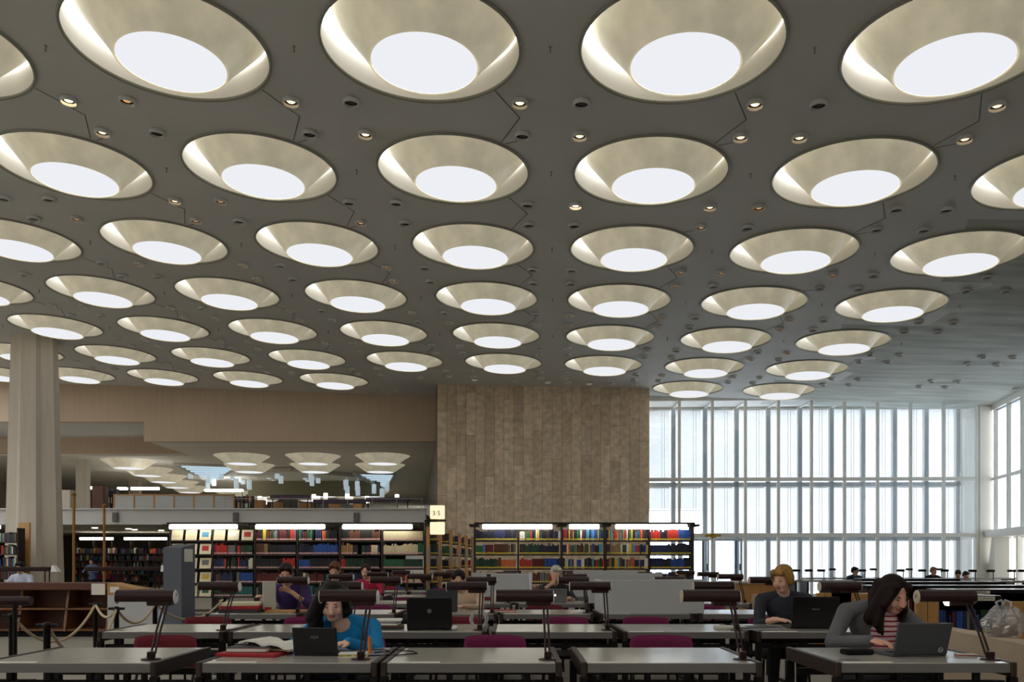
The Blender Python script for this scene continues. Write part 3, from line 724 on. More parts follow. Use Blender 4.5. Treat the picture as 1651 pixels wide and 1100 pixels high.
for bay in range(5):
    for si in range(5):
        fill('c', bay, si, xc0 + bay * bw + .03, xc0 + (bay + 1) * bw - .03, YB + .01, SHZ[si], .265, 'bookcase below the stone wall', RUN_C.get((bay, si)), pool=POOL_C if rb.random() < .75 else None)
xl0 = ux(274, YB); bl = 1.0125
case_l = bookcase('bookcase', 'long open bookcase with lit canopy below the gallery parapet', xl0, bl, 6, YB, 2.19, .42, [(ux(277, YB) - xl0, ux(386, YB) - xl0), (ux(415, YB) - xl0, ux(526, YB) - xl0), (ux(554, YB) - xl0, ux(666, YB) - xl0)])
RUN_L = {(5, 0): [('cream', 1)], (5, 1): [('cream', .86), ('green', .14)], (5, 2): [('green', .52), ('dark green', .48)], (3, 1): [('navy', .35), ('blue', .65)], (2, 2): [('black', .65), ('red', .35)], (3, 2): [('blue', .3), ('black', .4), ('navy', .3)],
         (4, 0): [('black', .2), ('brown', .3), ('black', .3), ('brown', .2)], (2, 3): [('dark red', .6), ('black', .4)], (1, 4): [('dark green', .5), ('teal', .5)], (2, 1): [('brown', .2), ('tan', .1), ('black', .4), ('navy', .3)], (4, 2): [('red', .12), ('dark green', .5), ('black', .38)]}
for bay in range(6):
    for si in range(5):
        xa = xl0 + bay * bl + .03; xb = xl0 + (bay + 1) * bl - .03
        if bay == 0: continue
        if bay == 1 and si == 0: continue
        fill('l', bay, si, xa, xb, YB + .01, SHZ[si], .265, 'bookcase below the gallery parapet', RUN_L.get((bay, si)))
# display magazines in the first bays
cols = ['cream', 'cream', 'light blue', 'cream', 'white', 'red', 'red', 'cream', 'grey', 'white', 'cream', 'yellow', 'blue', 'white', 'green']
mg = MB(); mg.hexa([(-.5, 0, 0), (.5, 0, 0), (.5, .06, 0), (-.5, .06, 0), (-.5, .3, 1), (.5, .3, 1), (.5, .36, 1), (-.5, .36, 1)]); mg.add([(-.3, .09, .32), (.3, .09, .32), (.3, .23, .8), (-.3, .23, .8)], [(0, 1, 2, 3)], 1)
k = 0
for si in range(5):
    for j in range(6 if si == 0 else 3):
        kk = cols[(si * 3 + j) % len(cols)]; me = mg.mesh('magazine', [m_cream, mat('cover_' + kk.replace(' ', '_'), rgb(*PAL[kk]), .5)]); k += 1
        o = inst('magazine', me, None, (xl0 + .17 + j * .335, YB - .02, SHZ[si] + .003), 0, (.27, .22, .25))
        tag(o, 'cream magazine with %s cover panel, %s from left on %s display shelf from top' % (kk, ordn(j + 1), ordn(si + 1)), 'magazine', 'magazines on the display shelves')
# bookcases in depth with oak end posts, between the two long cases
for i, (u, Y, vt) in enumerate(((689, 19.9, 846), (708.5, 22.3, 861), (726, 23.6, 855), (740, 25.4, 860), (751, 27.0, 864), (762, 28.6, 866))):
    X = ux(u, Y); top = vz(vt, Y); nm = ['first', 'second', 'third', 'fourth', 'fifth', 'sixth'][i]
    b = empty('stack_bookcase', (X, Y, 0), 0, 'black stack bookcase with oak end post, %s in the receding line' % nm, 'bookcase', 'receding bookcases with oak posts')
    MB().bbox(-.055, .055, 0, .08, 0, top, .01).build('end_post', m_wood, b)
    MB().bbox(-.03, .03, -.01, 0, 1.25, 1.62, .004).build('label_holder', mat('holder_grey', rgb(150, 150, 150), .4), b)
    wl = (19.5, 17.5, 14, 11, 11, 6)[i] * Y / FPX - .035
    for z in SHZ: MB().bbox(.04, wl, .1, .35, z - .03, z - .002, .004).build('shelf', m_shelfbk, b)
    for si in range(5): fill('s%d' % i, 0, si, X + .06, X + wl, Y + .12, SHZ[si], .26, 'stack with oak post, %s in line' % nm)
# low bookcases behind the parapet
def low_case(x0, x1, Y, top, label, books, wood_l=0, wood_r=0, sign=None, deep=.45):
    b = empty('low_bookcase', (x0, Y, 0), 0, label, 'bookcase'); L = x1 - x0
    MB().bbox(0, L, 0, deep, top - .05, top, .008).build('top_board', m_black, b)
    MB().bbox(.0, L, .03, deep, top, top + .006, .002).build('top_sheen', m_desk, b)  # pale sheet painting reflected window light onto the black top
    MB().bbox(0, L, deep - .03, deep, 0, top - .05, .004).build('back_panel', m_blackm, b)
    for z in (.08, .42): MB().bbox(0, L, 0, deep - .03, z - .03, z, .004).build('shelf', m_shelfbk, b)
    n = max(1, int(L / .95))
    for i in range(n + 1): MB().bbox(i * L / n - .015, i * L / n + .015, 0, deep - .03, 0, top - .05, .004).build('upright', m_shelfbk, b)
    if wood_l:
        MB().bbox(-wood_l, 0, -.02, .02, 0, top - .04, .006).build('oak_panel', m_wood, b); MB().bbox(-wood_l / 2 - .004, -wood_l / 2 + .004, -.024, -.02, 0, top - .05, .001).build('panel_seam', m_wooddk, b)
    if wood_r:
        MB().bbox(L, L + wood_r, -.1, -.06, 0, top - .06, .006).build('oak_panel', m_wood, b); MB().bbox(L + wood_r * .42, L + wood_r * .42 + .008, -.104, -.1, 0, top - .07, .001).build('panel_seam', m_wooddk, b)
    if books:
        for si, z in enumerate((.42, .08)):
            for i in range(n): fill('w', i, si, x0 + i * L / n + .02, x0 + (i + 1) * L / n - .02, Y + .02, z, .29, label, None, .2, (.022, .042), None, ['navy', 'black', 'black', 'dark blue', 'dark green', 'brown', 'navy', 'blue', 'dark red', 'black', 'grey', 'orange', 'white'])
    return b
lcA = low_case(ux(1513, 10), ux(1616, 10), 10.0, .87, 'low black bookcase by the plastic bag, oak panels both ends', True, .28, .6)
sg = MB().bbox(0, .26, -.012, 0, .0, .05, .003).build('shelf_sign', m_paper, loc=(ux(1571, 9.9), 9.94, vz(969, 9.94))); tag(sg, 'white subject sign strip above books, lower of two', 'sign', 'subject signs'); text('sign_text', 'NATURWISS.', .042, m_black, sg, (.13, -.0135, .025), (PI / 2, 0, 0))
sg = MB().bbox(0, .24, -.012, 0, .0, .04, .003).build('shelf_sign', m_paper, loc=(ux(1571, 11.2), 11.26, vz(958, 11.2))); tag(sg, 'white subject sign strip above books, upper of two', 'sign', 'subject signs'); text('sign_text', 'TURWISS.', .036, m_black, sg, (.12, -.0135, .02), (PI / 2, 0, 0))
low_case(ux(1340, 11.3), ux(1381, 11.3), 11.3, .9, 'low black bookcase behind the nearest window-side lamp, oak panel at left', True, .2, .2)
low_case(ux(1520, 11.3), 8.4, 11.3, .90, 'low black bookcase with a sign, right behind the bag bookcase', True)
low_case(ux(1400, 13.2), 9.6, 13.2, .90, 'long low black bookcase, second behind the plastic bag', True)
low_case(ux(1395, 15.6), 9.2, 15.6, .90, 'long low black bookcase, third behind the plastic bag', True)
low_case(ux(1390, 18.5), 9.9, 18.5, .90, 'long low black bookcase, farthest before the window desks', False)

# --- emit books: nearest 300 singly, the rest as rows
def book_mesh(lab):
    b = MB()
    b.add([(-.5, .06, 0), (-.28, 0, 0), (.28, 0, 0), (.5, .06, 0), (.5, .12, 0), (-.5, .12, 0), (-.5, .06, 1), (-.28, 0, 1), (.28, 0, 1), (.5, .06, 1), (.5, .12, 1), (-.5, .12, 1)],
          [(5, 4, 3, 2, 1, 0), (6, 7, 8, 9, 10, 11), (0, 1, 7, 6), (1, 2, 8, 7), (2, 3, 9, 8), (3, 4, 10, 9), (5, 0, 6, 11)], 0)
    b.box(-.5, -.38, .12, 1, 0, 1, 0); b.box(.38, .5, .12, 1, 0, 1, 0); b.box(-.38, .38, .12, .97, .02, .965, 1)
    b.add([(-.42, -.012, .04), (.42, -.012, .04), (.42, -.012, .17), (-.42, -.012, .17)], [(0, 1, 2, 3)], 2)
    return b.mesh('book', [m_book, m_paper, lab])
bk_y = book_mesh(m_lab_y); bk_p = book_mesh(m_lab_p)
def bkey(b):
    u, v = proj((b['p'].x, b['p'].y, b['p'].z + b['h'] / 2))
    if not (0 < u < 1651 and v < 1000): return -1
    if b['case'] == 'w' and v > 992: return .0001
    pri = 1.0 if b['case'] == 'w' else (.9 if b['case'] in 'cl' and b['shelf'] < 3 else .3)
    return pri * b['h'] * b['w'] / b['p'].y ** 2
BOOKS.sort(key=bkey, reverse=True)
rest = {}
SHN = ['top', 'second', 'third', 'fourth', 'fifth']
for k, b in enumerate(BOOKS):
    if k < 300 and bkey(b) > 0:
        o = inst('book', bk_p if b['case'] == 'l' else bk_y, None, b['p'], 0, (b['w'], b['d'], b['h'])); o.color = rgb(*[min(255, c * rb.uniform(.85, 1.15)) for c in PAL[b['col']]])
        if b['case'] == 'w': lab = '%s book, %s in bay %s of %s shelf, %s' % (b['col'], ordn(b['i']), ['one', 'two', 'three', 'four', 'five', 'six'][b['bay']], ['upper', 'lower'][b['shelf']], ' '.join(b['lab'].replace(',', '').split()[:7]))
        else: lab = '%s book, %s along %s shelf, %s bay, %s' % (b['col'], ordn(b['i']), SHN[b['shelf']], ordn(b['bay'] + 1), b['lab'])
        tag(o, ' '.join(lab.split()[:16]), 'book', 'books standing on the shelves')
    else:
        rest.setdefault(b['case'], []).append(b)
for cs, L in rest.items():
    m = MB()
    for b in L:
        p, w_, d_, h_ = b['p'], b['w'], b['d'], b['h']; c = rgb(*PAL[b['col']]); x0, x1 = p.x - w_ / 2, p.x + w_ / 2
        m.box(x0 + .001, x1 - .001, p.y, p.y + d_, p.z, p.z + h_, 0, c)
        m.add([(x0 + .003, p.y - .002, p.z + .012), (x1 - .003, p.y - .002, p.z + .012), (x1 - .003, p.y - .002, p.z + .045), (x0 + .003, p.y - .002, p.z + .045)], [(0, 1, 2, 3)], 1, c)
    o = m.build('book_rows', [m_bookv, m_lab_p if cs == 'l' else m_lab_y])
    tag(o, {'c': 'remaining dense rows of mixed books in bookcase below stone wall', 'l': 'remaining dense rows of mixed books in bookcase below gallery', 'w': 'remaining rows of books in the low bookcases'}.get(cs, 'dense rows of books in the %s stack with an oak post' % (ordn(int(cs[1]) + 1) if cs[0] == 's' else '')), 'books', None, 'stuff')

# ---- lit direction sign
s = empty('direction_sign', (ux(705, 19.3), 19.3, 0), 0, 'two lit square sign boxes on black arm, upper reads 3·5', 'sign')
bx = .38
for k, (v0, v1) in enumerate(((815, 837), (842, 862))):
    MB().bbox(-.17, .17, 0, .08, vz(v1, 19.3), vz(v0, 19.3), .03).build('sign_box', mat('sign_lit', rgb(246, 226, 190), .5, emit=.75), s)
text('sign_text', '3·5', .15, m_black, s, (-.02, -.004, vz(828, 19.3)), (PI / 2, 0, 0))
MB().path([(-.3, .04, vz(839.5, 19.3)), (.2, .04, vz(839.5, 19.3))], .015).build('arm', m_black, s)
MB().path([(-.28, .04, 0), (-.28, .04, vz(839, 19.3))], .018).build('pole', m_black, s)

# ================================================================== LEFT SIDE
# wooden counter with shelves
Yc = 14.3
c = empty('counter', (ux(178, Yc), Yc, 0), 0, 'brown wooden lending counter with open shelves behind the rope barrier', 'counter')
MB().bbox(-3.2, 0, -.12, .5, .80, .92, .01).build('top_board', m_wooddk, c)
MB().bbox(-3.2, 0, .45, .5, .1, .8, .005).build('back_panel', m_wooddk, c)
for x in (-3.2, -2.55, -1.55, -.76, -.04): MB().hexa([(x, -.1, .1), (x + .04, -.1, .1), (x + .04, .45, .1), (x, .45, .1), (x, .05, .8), (x + .04, .05, .8), (x + .04, .45, .8), (x, .45, .8)]).build('divider', mat('walnut', rgb(124, 82, 46), .5, noise=(3, .14)), c)
for z in (.1, .46): MB().bbox(-3.2, 0, -.06, .45, z, z + .03, .004).build('shelf', mat('walnut', rgb(124, 82, 46), .5), c)
MB().box(-3.2, 0, 0, .4, 0, .1).build('plinth', m_blackm, c)
MB().box(-.26, -.03, -.13, -.122, .72, .91).build('notice', m_paper, c)
c = empty('grey_counter', (ux(180, Yc) + .02, Yc - .2, 0), 0, 'pale grey counter front with oak cap beside the wooden counter', 'counter')
MB().bbox(0, .85, 0, .5, 0, .72, .01).build('body', m_part, c)
MB().bbox(.55, .95, .02, .5, .02, .7, .01).build('pale_panel', mat('panel_pale', rgb(196, 208, 226), .5), c)  # paler blue-grey panel in the counter front
MB().hexa([(0, 0, .72), (.5, 0, .72), (.5, .5, .72), (0, .5, .72), (0, 0, .92), (.5, 0, .82), (.5, .5, .82), (0, .5, .92)]).build('cap', m_wood, c)
MB().box(.05, .2, -.008, -.001, .76, .86).build('notice', m_paper, c)
# grey terminal pylon
p = empty('terminal_pylon', (ux(289, 13.2), 13.2, 0), -.30, 'tall grey steel terminal pylon with white label in front of magazines', 'pylon')
m = MB(); m.hexa([(-.17, -.16, 0), (.17, -.16, 0), (.17, .16, 0), (-.17, .16, 0), (-.17, -.16, 1.50), (.17, -.16, 1.50), (.17, .16, 1.56), (-.17, .16, 1.56)]); m.build('body', m_pylon, p)
MB().box(.172, .176, -.1, .1, 1.28, 1.48).build('label_plate', m_paper, p)
MB().bbox(-.2, .2, -.19, .19, 0, .04, .01).build('foot', m_black, p)
# stanchions and ropes
SP = {'A': (-3.88, 6.5), 'B': (-3.08, 5.55), 'C': (-4.1, 8.25), 'D': (-3.54, 7.5), 'E': (-3.58, 8.4), 'F': (-3.3, 9.6)}
SL = {'A': 'black rope post at picture edge beyond front desk', 'B': 'black rope post just behind the front-row desk at left', 'C': 'black rope post in front of wooden counter shelves', 'D': 'black rope post beside the second-row desk end', 'E': 'black rope post in front of pale grey counter front', 'F': 'black rope post in front of the grey pylon'}
for k, (x, y) in SP.items():
    s = empty('rope_post', (x, y, 0), 0, SL[k], 'stanchion', 'black rope barrier posts')
    m = MB(); m.lathe([(.001, .0), (.15, 0), (.15, .012), (.03, .03), (.022, .04), (.022, .84), (.028, .845), (.028, .87), (.012, .88), (.001, .882)], 16); inst('post', m.mesh('post', m_black, True), s)
    MB().path([(-.07, 0, .86), (.07, 0, .86)], .012).build('hook_bar', m_black, s)
for a, b, sag, lab in (('A', 'C', .28, 'between picture-edge post and counter post'), ('C', 'D', .1, 'between counter post and desk-end post'), ('D', 'B', .32, 'hanging low behind the front-row desk'), ('D', 'E', .16, 'in front of pale grey counter front'), ('E', 'F', .2, 'beside the grey pylon')):
    p = Vector((*SP[a], .86)); q = Vector((*SP[b], .86)); pts = []
    for i in range(17):
        t = i / 16; c_ = p.lerp(q, t); c_.z -= sag * 4 * t * (1 - t); pts.append(c_)
    o = MB().path(pts, .012).build('barrier_rope', m_rope); tag(o, 'beige barrier rope ' + lab, 'rope', 'barrier ropes')
# black base bar on floor, far left
o = MB().bbox(-1.2, 0, 0, .06, 0.0, .07, .01).bbox(-1.2, -1.1, 0, .06, .07, .74, .01).build('table_foot', m_black, loc=(ux(54, 8.6), 8.6, 0)); tag(o, 'black steel table foot on floor beyond the rope', 'table foot')
# long lamps on the far-left desks
def long_desk(u0, u1, Y, label):
    d = empty('long_desk', (ux(u0, Y), Y, 0), 0, label + ' desk', 'desk', 'long desks of the left hall'); L = ux(u1, Y) - ux(u0, Y)
    MB().bbox(0, L, 0, .8, .70, .75, .01).build('tabletop', m_wooddk, d)
    for x in (.05, L - .1): MB().bbox(x, x + .05, .05, .75, 0, .7, .01).build('leg', m_black, d)
    l = empty('long_lamp', (ux(u0, Y), Y + .4, .75), 0, label + ' lamp with white end', 'lamp', 'long lamps of the left hall')
    MB().bbox(0, L - .02, -.07, .07, .35, .43, .02).build('shade', m_lamp, l)
    MB().hexa([(L - .02, -.08, .34), (L + .1, -.08, .34), (L + .1, .08, .34), (L - .02, .08, .34), (L - .02, -.05, .46), (L + .02, -.05, .46), (L + .02, .05, .46), (L - .02, .05, .46)]).build('end_cap', m_cap, l)
    for x in (L * .35, L * .4, L * .9, L * .95): MB().tube((x, 0, 0), (x, 0, .36), .012, n=8).build('post', m_lamp, l)
long_desk(-80, 68, 15.6, 'long dark brown, nearest the picture edge,'); long_desk(121, 249, 15.9, 'long dark brown, in front of the brass poles,')
# brass poles
for i, (u, Y, v0) in enumerate(((119, 21, 800), (168, 22, 818))):
    s = empty('brass_pole', (ux(u, Y), Y, 0), 0, ['taller brass pole nearer the big column', 'shorter brass pole farther from the big column'][i], 'pole', 'brass poles'); MB().tube((0, 0, 0), (0, 0, vz(v0, Y)), .035, n=12).build('shaft', m_brass, s); MB().lathe([(.05, vz(v0, Y)), (.06, vz(v0, Y) + .05), (.01, vz(v0, Y) + .1)], 12).build('cap', m_brass, s)
    MB().lathe([(.001, 0), (.14, 0), (.14, .02), (.035, .04)], 14).build('base', m_brass, s)
# shelf and oak panel at the far left edge
b = empty('side_bookcase', (ux(-60, 24), 24, 0), 0, 'dark bookcase at the left picture edge under a light strip', 'bookcase'); L = ux(28, 24) - ux(-60, 24)
for z in (.1, .45, .8, 1.15, 1.5, 1.85): MB().bbox(0, L, 0, .35, z - .03, z, .004).build('shelf', m_shelfbk, b)
for x in (0, L * .5, L): MB().bbox(x - .02, x + .02, 0, .35, 0, 2.25, .004).build('upright', m_shelfbk, b)
MB().bbox(0, L - .4, -.2, -.1, 2.22, 2.32, .02).build('light_tube', m_tubedim, b)
m = MB()
for z in (.1, .45, .8, 1.15, 1.5, 1.85):
    x = 0.03
    while x < L - .06: w_ = rb.uniform(.03, .055); m.box(x, x + w_, .03, .25, z, z + rb.uniform(.2, .28), 0, rgb(*PAL[rb.choice(WN + ['green', 'dark red'])])); x += w_ + (.05 if rb.random() < .1 else 0)
o = m.build('book_rows', m_bookv, None, False, (ux(-60, 24), 24, 0)); tag(o, 'rows of books in the bookcase at the left picture edge', 'books', None, 'stuff')
o = MB().bbox(0, ux(48, 24.6) - ux(29, 24.6), 0, .06, 0, vz(843, 24.6), .01).build('oak_screen', m_wood, loc=(ux(29, 24.6), 24.6, 0)); tag(o, 'tall oak panel in front of the tapered column', 'panel')

# hall under the gallery
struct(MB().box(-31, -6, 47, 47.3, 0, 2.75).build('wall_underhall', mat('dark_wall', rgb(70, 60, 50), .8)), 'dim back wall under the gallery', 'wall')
b = empty('rear_bookcase', (ux(120, 42), 42, 0), 0, 'distant dark bookcase with light tubes under the gallery', 'bookcase'); L = ux(300, 42) - ux(120, 42)
for z in (.3, .65, 1.0, 1.35, 1.7): MB().bbox(0, L, 0, .35, z - .03, z, .004).build('shelf', m_shelfbk, b)
for i in range(7): MB().bbox(i * L / 6 - .02, i * L / 6 + .02, 0, .35, 0, 2.3, .004).build('upright', m_shelfbk, b)
for u0, u1 in ((133, 186), (204, 272)): MB().bbox(ux(u0, 42) - ux(120, 42), ux(u1, 42) - ux(120, 42), -.3, -.2, vz(871, 42), vz(867, 42), .01).build('light_tube', m_tubedim, b)
m = MB()
for z in (.3, .65, 1.0, 1.35, 1.7):
    x = .03
    while x < L - .06: w_ = rb.uniform(.04, .09); m.box(x, x + w_, .03, .25, z, z + rb.uniform(.2, .28), 0, tuple(q * (.9 if z > 1.6 else .55) for q in rgb(*PAL[rb.choice(WN + ['tan', 'grey'])])[:3]) + (1,)); x += w_ + (.1 if rb.random() < .1 else 0)  # top-shelf colours raised: paler books with tube light painted in
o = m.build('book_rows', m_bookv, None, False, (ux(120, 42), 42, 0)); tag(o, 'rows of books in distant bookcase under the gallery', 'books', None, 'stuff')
for i, u in enumerate((153, 207, 217, 260)):
    o = MB().lathe([(.12, 0), (.12, -.03), (.09, -.035), (.001, -.02)], 16).build('ceiling_spot', emis('under_spot', (1, .8, .45, 1), 4), loc=(ux(u, 36 + i), 36 + i, GZ - .35)); tag(o, 'small warm spot under the gallery slab, %s from left' % ordn(i + 1), 'spotlight', 'spots under the gallery')

# ---- gallery furniture
Yg = 34.0
ps = empty('panel_screen', (ux(184, Yg), Yg, GZ), 0, 'row of grey panels in wooden posts on the gallery', 'screen'); pw = (ux(377, Yg) - ux(184, Yg)) / 6; zt = vz(797, Yg) - GZ
for i in range(7): MB().bbox(i * pw - .03, i * pw + .03, -.02, .05, 0, zt, .006).build('post', m_wood, ps)
for i in range(6): MB().bbox(i * pw + .03, (i + 1) * pw - .03, 0, .03, .1, zt - .05, .004).build('panel', m_part, ps)
MB().bbox(-.03, 6 * pw + .03, -.03, .06, zt - .05, zt, .004).build('cap_rail', m_wood, ps)
def gbox(name, u0, u1, v0, Y, m, label, cat, shelves=False):
    b = empty(name, (ux(u0, Y), Y, GZ), 0, label, cat); L = ux(u1, Y) - ux(u0, Y); h = vz(v0, Y) - GZ
    if shelves:
        for x in (0, L / 2, L): MB().bbox(x - .02, x + .02, 0, .35, 0, h, .004).build('upright', m, b)
        mm = MB()
        for k in range(4):
            z = .05 + k * h / 4; MB().bbox(0, L, 0, .35, z - .03, z, .004).build('shelf', m, b); x = .03
            while x < L - .07: w_ = rb.uniform(.04, .08); mm.box(x, x + w_, .03, .25, z, z + min(.27, h / 4 - .05) * rb.uniform(.8, 1), 0, rgb(*PAL[rb.choice(WN + ['tan', 'cream', 'white'])])); x += w_
        o = mm.build('book_row', m_bookv, b); o['kind'] = 'stuff'
    else:
        MB().bbox(0, L, 0, .4, 0, h, .02).build('body', m, b); MB().bbox(.03, L - .03, -.012, 0, .06, h - .06, .004).build('door', m, b)
gbox('gallery_cabinet', 148, 168, 784, 36, m_wooddk, 'reddish brown cabinet end on the gallery by square column', 'cabinet')
gbox('gallery_bookcase', 168, 186, 788, 37, m_shelfbk, 'dark bookcase on the gallery beside the reddish cabinet', 'bookcase', True)
gbox('gallery_cabinet', 90, 114, 790, 36, m_column, 'pale cabinet on gallery beside the big column', 'cabinet')
gbox('gallery_bookcase', 378, 406, 800, 38, m_shelfbk, 'gallery bookcase next to the grey panel row', 'bookcase', True)
for i, (u0, u1) in enumerate(((410, 425), (437, 452), (480, 497), (530, 545), (570, 584))):
    gbox('gallery_cabinet', u0, u1, [806, 810, 811, 806, 804][i], 36 + .4 * i, m_wood, 'small oak cabinet on gallery behind the railing, %s from the panel row' % ordn(i + 1), 'cabinet')
for i, (u0, u1, v) in enumerate(((436, 500, 802), (590, 661, 806), (505, 590, 809))):
    Y = 35.0; l = empty('gallery_lamp', (ux(u0, Y), Y, GZ), 0, 'long purple-brown reading lamp on gallery, %s' % ['nearest the grey panels', 'nearest the stone wall', 'between the two others'][i], 'lamp', 'long gallery lamps'); L = ux(u1, Y) - ux(u0, Y); z = vz(v, Y) - GZ
    MB().bbox(0, L, -.1, .1, z - .09, z + .09, .03).build('shade', mat('lamp_purple', rgb(66, 44, 72), .4), l)
    for x in (.1, L - .1): MB().tube((x, 0, 0), (x, 0, z - .05), .02, n=8).build('post', m_black, l)
    MB().bbox(0, L, .2, .9, 0, .12, .01).build('foot_plate', m_wooddk, l)
for i, (u, v) in enumerate(((419, 806), (427, 808), (506, 803), (513, 806), (525, 801), (560, 802), (566, 807), (592, 806), (640, 803))):
    Y = 37.0; o = MB().bbox(-.09, .09, -.06, .06, -.16, .16, .03).tube((.02, 0, -.16), (.02, 0, GZ - vz(v, Y)), .015, n=6, mi=1).build('spot_lamp', [emis('spot_small', (1, .92, .8, 1), 1.6), m_black], loc=(ux(u, Y), Y, vz(v, Y))); tag(o, 'tiny bright lamp on the gallery, %s from the grey panels' % ordn(i + 1), 'lamp', 'bright little gallery lamps')
# gallery shelf light strips; those below the pendants are added to brighten the ceiling
for i, (u0, u1, v, Y) in enumerate(((212, 256, 788, 40), (92, 97, 786, 37), (147, 151, 787, 41), (330, 392, 791, 48), (415, 470, 795, 52), (500, 560, 796, 54), (190, 205, 788, 44))):
    l = empty('shelf_light', (ux(u0, Y), Y, GZ), 0, 'bright fluorescent strip over gallery shelving, %s' % ['above the grey panel row', 'beside the big column', 'beside the square column', 'under the louvred roof light', 'added light below the pendants at left', 'added light below the pendants at right', 'behind the dark gallery bookcase'][i], 'lamp', 'fluorescent strips of the gallery'); L = ux(u1, Y) - ux(u0, Y); z = vz(v, Y) - GZ
    MB().bbox(0, L, -.1, .1, z - .06, z + .06, .02).build('tube', emis('gallery_tube', (1, .97, .9, 1), 9), l)
    for x in (.05, L - .05): MB().tube((x, .0, 0), (x, .0, z - .06), .02, n=6).build('post', m_black, l)
# hanging white pendants
pm_ = MB(); pm_.lathe([(.001, .0), (.11, 0), (.13, -.02), (.13, -.55), (.001, -.56)], 16); pm_.tube((0, 0, 0), (0, 0, 1.0), .008, n=6); pend = pm_.mesh('pendant', mat('pendant_white', rgb(206, 222, 232), .5, emit=.35), True)
PL = [(307, 762), (337, 770), (345, 774), (335, 780), (357, 763), (374, 763), (386, 768), (392, 772), (381, 778), (402, 780), (434, 763), (440, 766), (447, 762), (453, 770), (492, 764), (496, 768), (501, 764), (503, 774), (513, 770), (557, 773), (558, 780), (576, 782), (577, 790), (603, 787), (616, 794), (624, 782), (560, 790)]
for i, (u, v) in enumerate(PL):
    Y = 46 + (i % 4) * 1.2; o = inst('pendant_lamp', pend, None, (ux(u, Y), Y, vz(v - 6, Y))); tag(o, 'white cylinder pendant lamp over the gallery, %s from left' % ordn(sorted(PL).index((u, v)) + 1), 'lamp', 'cylinder pendants over the gallery')
# slanted louvred roof lights
def rooflight(name, pts, label, n=7):
    r = empty(name, (0, 0, 0), 0, label, 'roof light'); P = [at(u, v, (ZL - .05 - EYE) * FPX / (CY - v)) for u, v, Y in pts]; me_ = emis('louvre_light', (.62, .82, .95, 1), .6)
    for k in range(n):
        a = P[0].lerp(P[3], (k + .15) / n); b = P[1].lerp(P[2], (k + .15) / n); c_ = P[1].lerp(P[2], (k + .55) / n); d = P[0].lerp(P[3], (k + .55) / n); up = Vector((0, 0, .12))
        MB().hexa([a, b, c_, d, a + up, b + up, c_ + up, d + up]).build('louvre', me_, r)
    up = Vector((0, 0, .3))
    for a, b in ((P[0], P[3]), (P[1], P[2]), (P[0], P[1])): MB().path([a, b], .07, 6).build('edge_beam', m_wallw, r)
rooflight('roof_light', [(281, 748, 44), (385, 752, 44), (352, 772, 58), (335, 776, 58)], 'blue-white louvred roof light over the gallery, left of pendants', 8)
rooflight('roof_light', [(568, 762, 43), (637, 764, 43), (625, 786, 55), (612, 789, 55)], 'blue-white louvred roof light over the gallery, near stone wall', 8)
wb = MB()
for (u0, v0), (u1, v1) in (((395, 758), (470, 757)), ((470, 757), (580, 768)), ((580, 768), (622, 790))):
    wb.path([at(u0, v0, (ZL - .12 - EYE) * FPX / (CY - v0)), at(u1, v1, (ZL - .12 - EYE) * FPX / (CY - v1))], .1, 6)
struct(wb.build('trim_4', m_wallw), 'white edge beam around the gallery roof well', 'beam')
struct(MB().box(ux(400, 50), ux(612, 50), 50, 50.3, vz(800, 50) , vz(758, 50)).build('trim_3', mat('olive_wall', rgb(132, 126, 100), .8)), 'olive toned fascia hanging behind the pendants', 'wall')

# ---- far window-side desks with small lamps
tl = empty('window_lamp')
MB().bbox(-.11, .11, -.05, .05, .24, .31, .02).build('shade', m_lamp, tl); MB().tube((.08, 0, 0), (.08, 0, .25), .012, n=6).build('post', m_lamp, tl); MB().lathe([(.001, 0), (.07, 0), (.07, .01), (.01, .015)], 10, cx=.08).build('base', m_lamp, tl); reg(tl)
for i, (u0, u1, Y) in enumerate(((1280, 1420, 24), (1430, 1530, 24), (1540, 1680, 23), (1300, 1460, 27.5), (1470, 1640, 27.5))):
    d = empty('window_desk', (ux(u0, Y), Y, 0), 0, 'long grey desk near the windows, %s' % ['nearest the blond reader', 'behind the striped-shirt reader', 'at the picture edge', 'farther back, left one', 'farther back, right one'][i], 'desk', 'desks along the windows'); L = ux(u1, Y) - ux(u0, Y)
    MB().bbox(0, L, 0, .8, .70, .75, .01).build('tabletop', m_desk, d)
    for x in (.05, L / 2, L - .1): MB().bbox(x, x + .06, .05, .75, 0, .7, .01).build('leg', m_black, d)
for i, (u, v, Y) in enumerate(((1284, 923, 24.4), (1304, 926, 24.4), (1324, 924, 24.4), (1342, 925, 27.9), (1390, 922, 24.4), (1408, 925, 27.9), (1452, 921, 24.4), (1466, 926, 27.9), (1487, 924, 24.4), (1514, 921, 27.9), (1523, 925, 24.4), (1568, 925, 23.4), (1597, 923, 23.4), (1631, 924, 23.4), (1648, 928, 23.4))):
    put(tl, (ux(u, Y), Y, .75), 0, 'small dark lamp on window-side desks, %s from left' % ordn(i + 1), 'lamp', 'small lamps by the windows')
for i, (u, v, Y) in enumerate(()):
    put(tl, (ux(u, Y), Y, .90), 0, ['brown lamp standing on the farthest low bookcase', 'brown lamp on the third low bookcase'][i], 'lamp', 'small lamps by the windows')
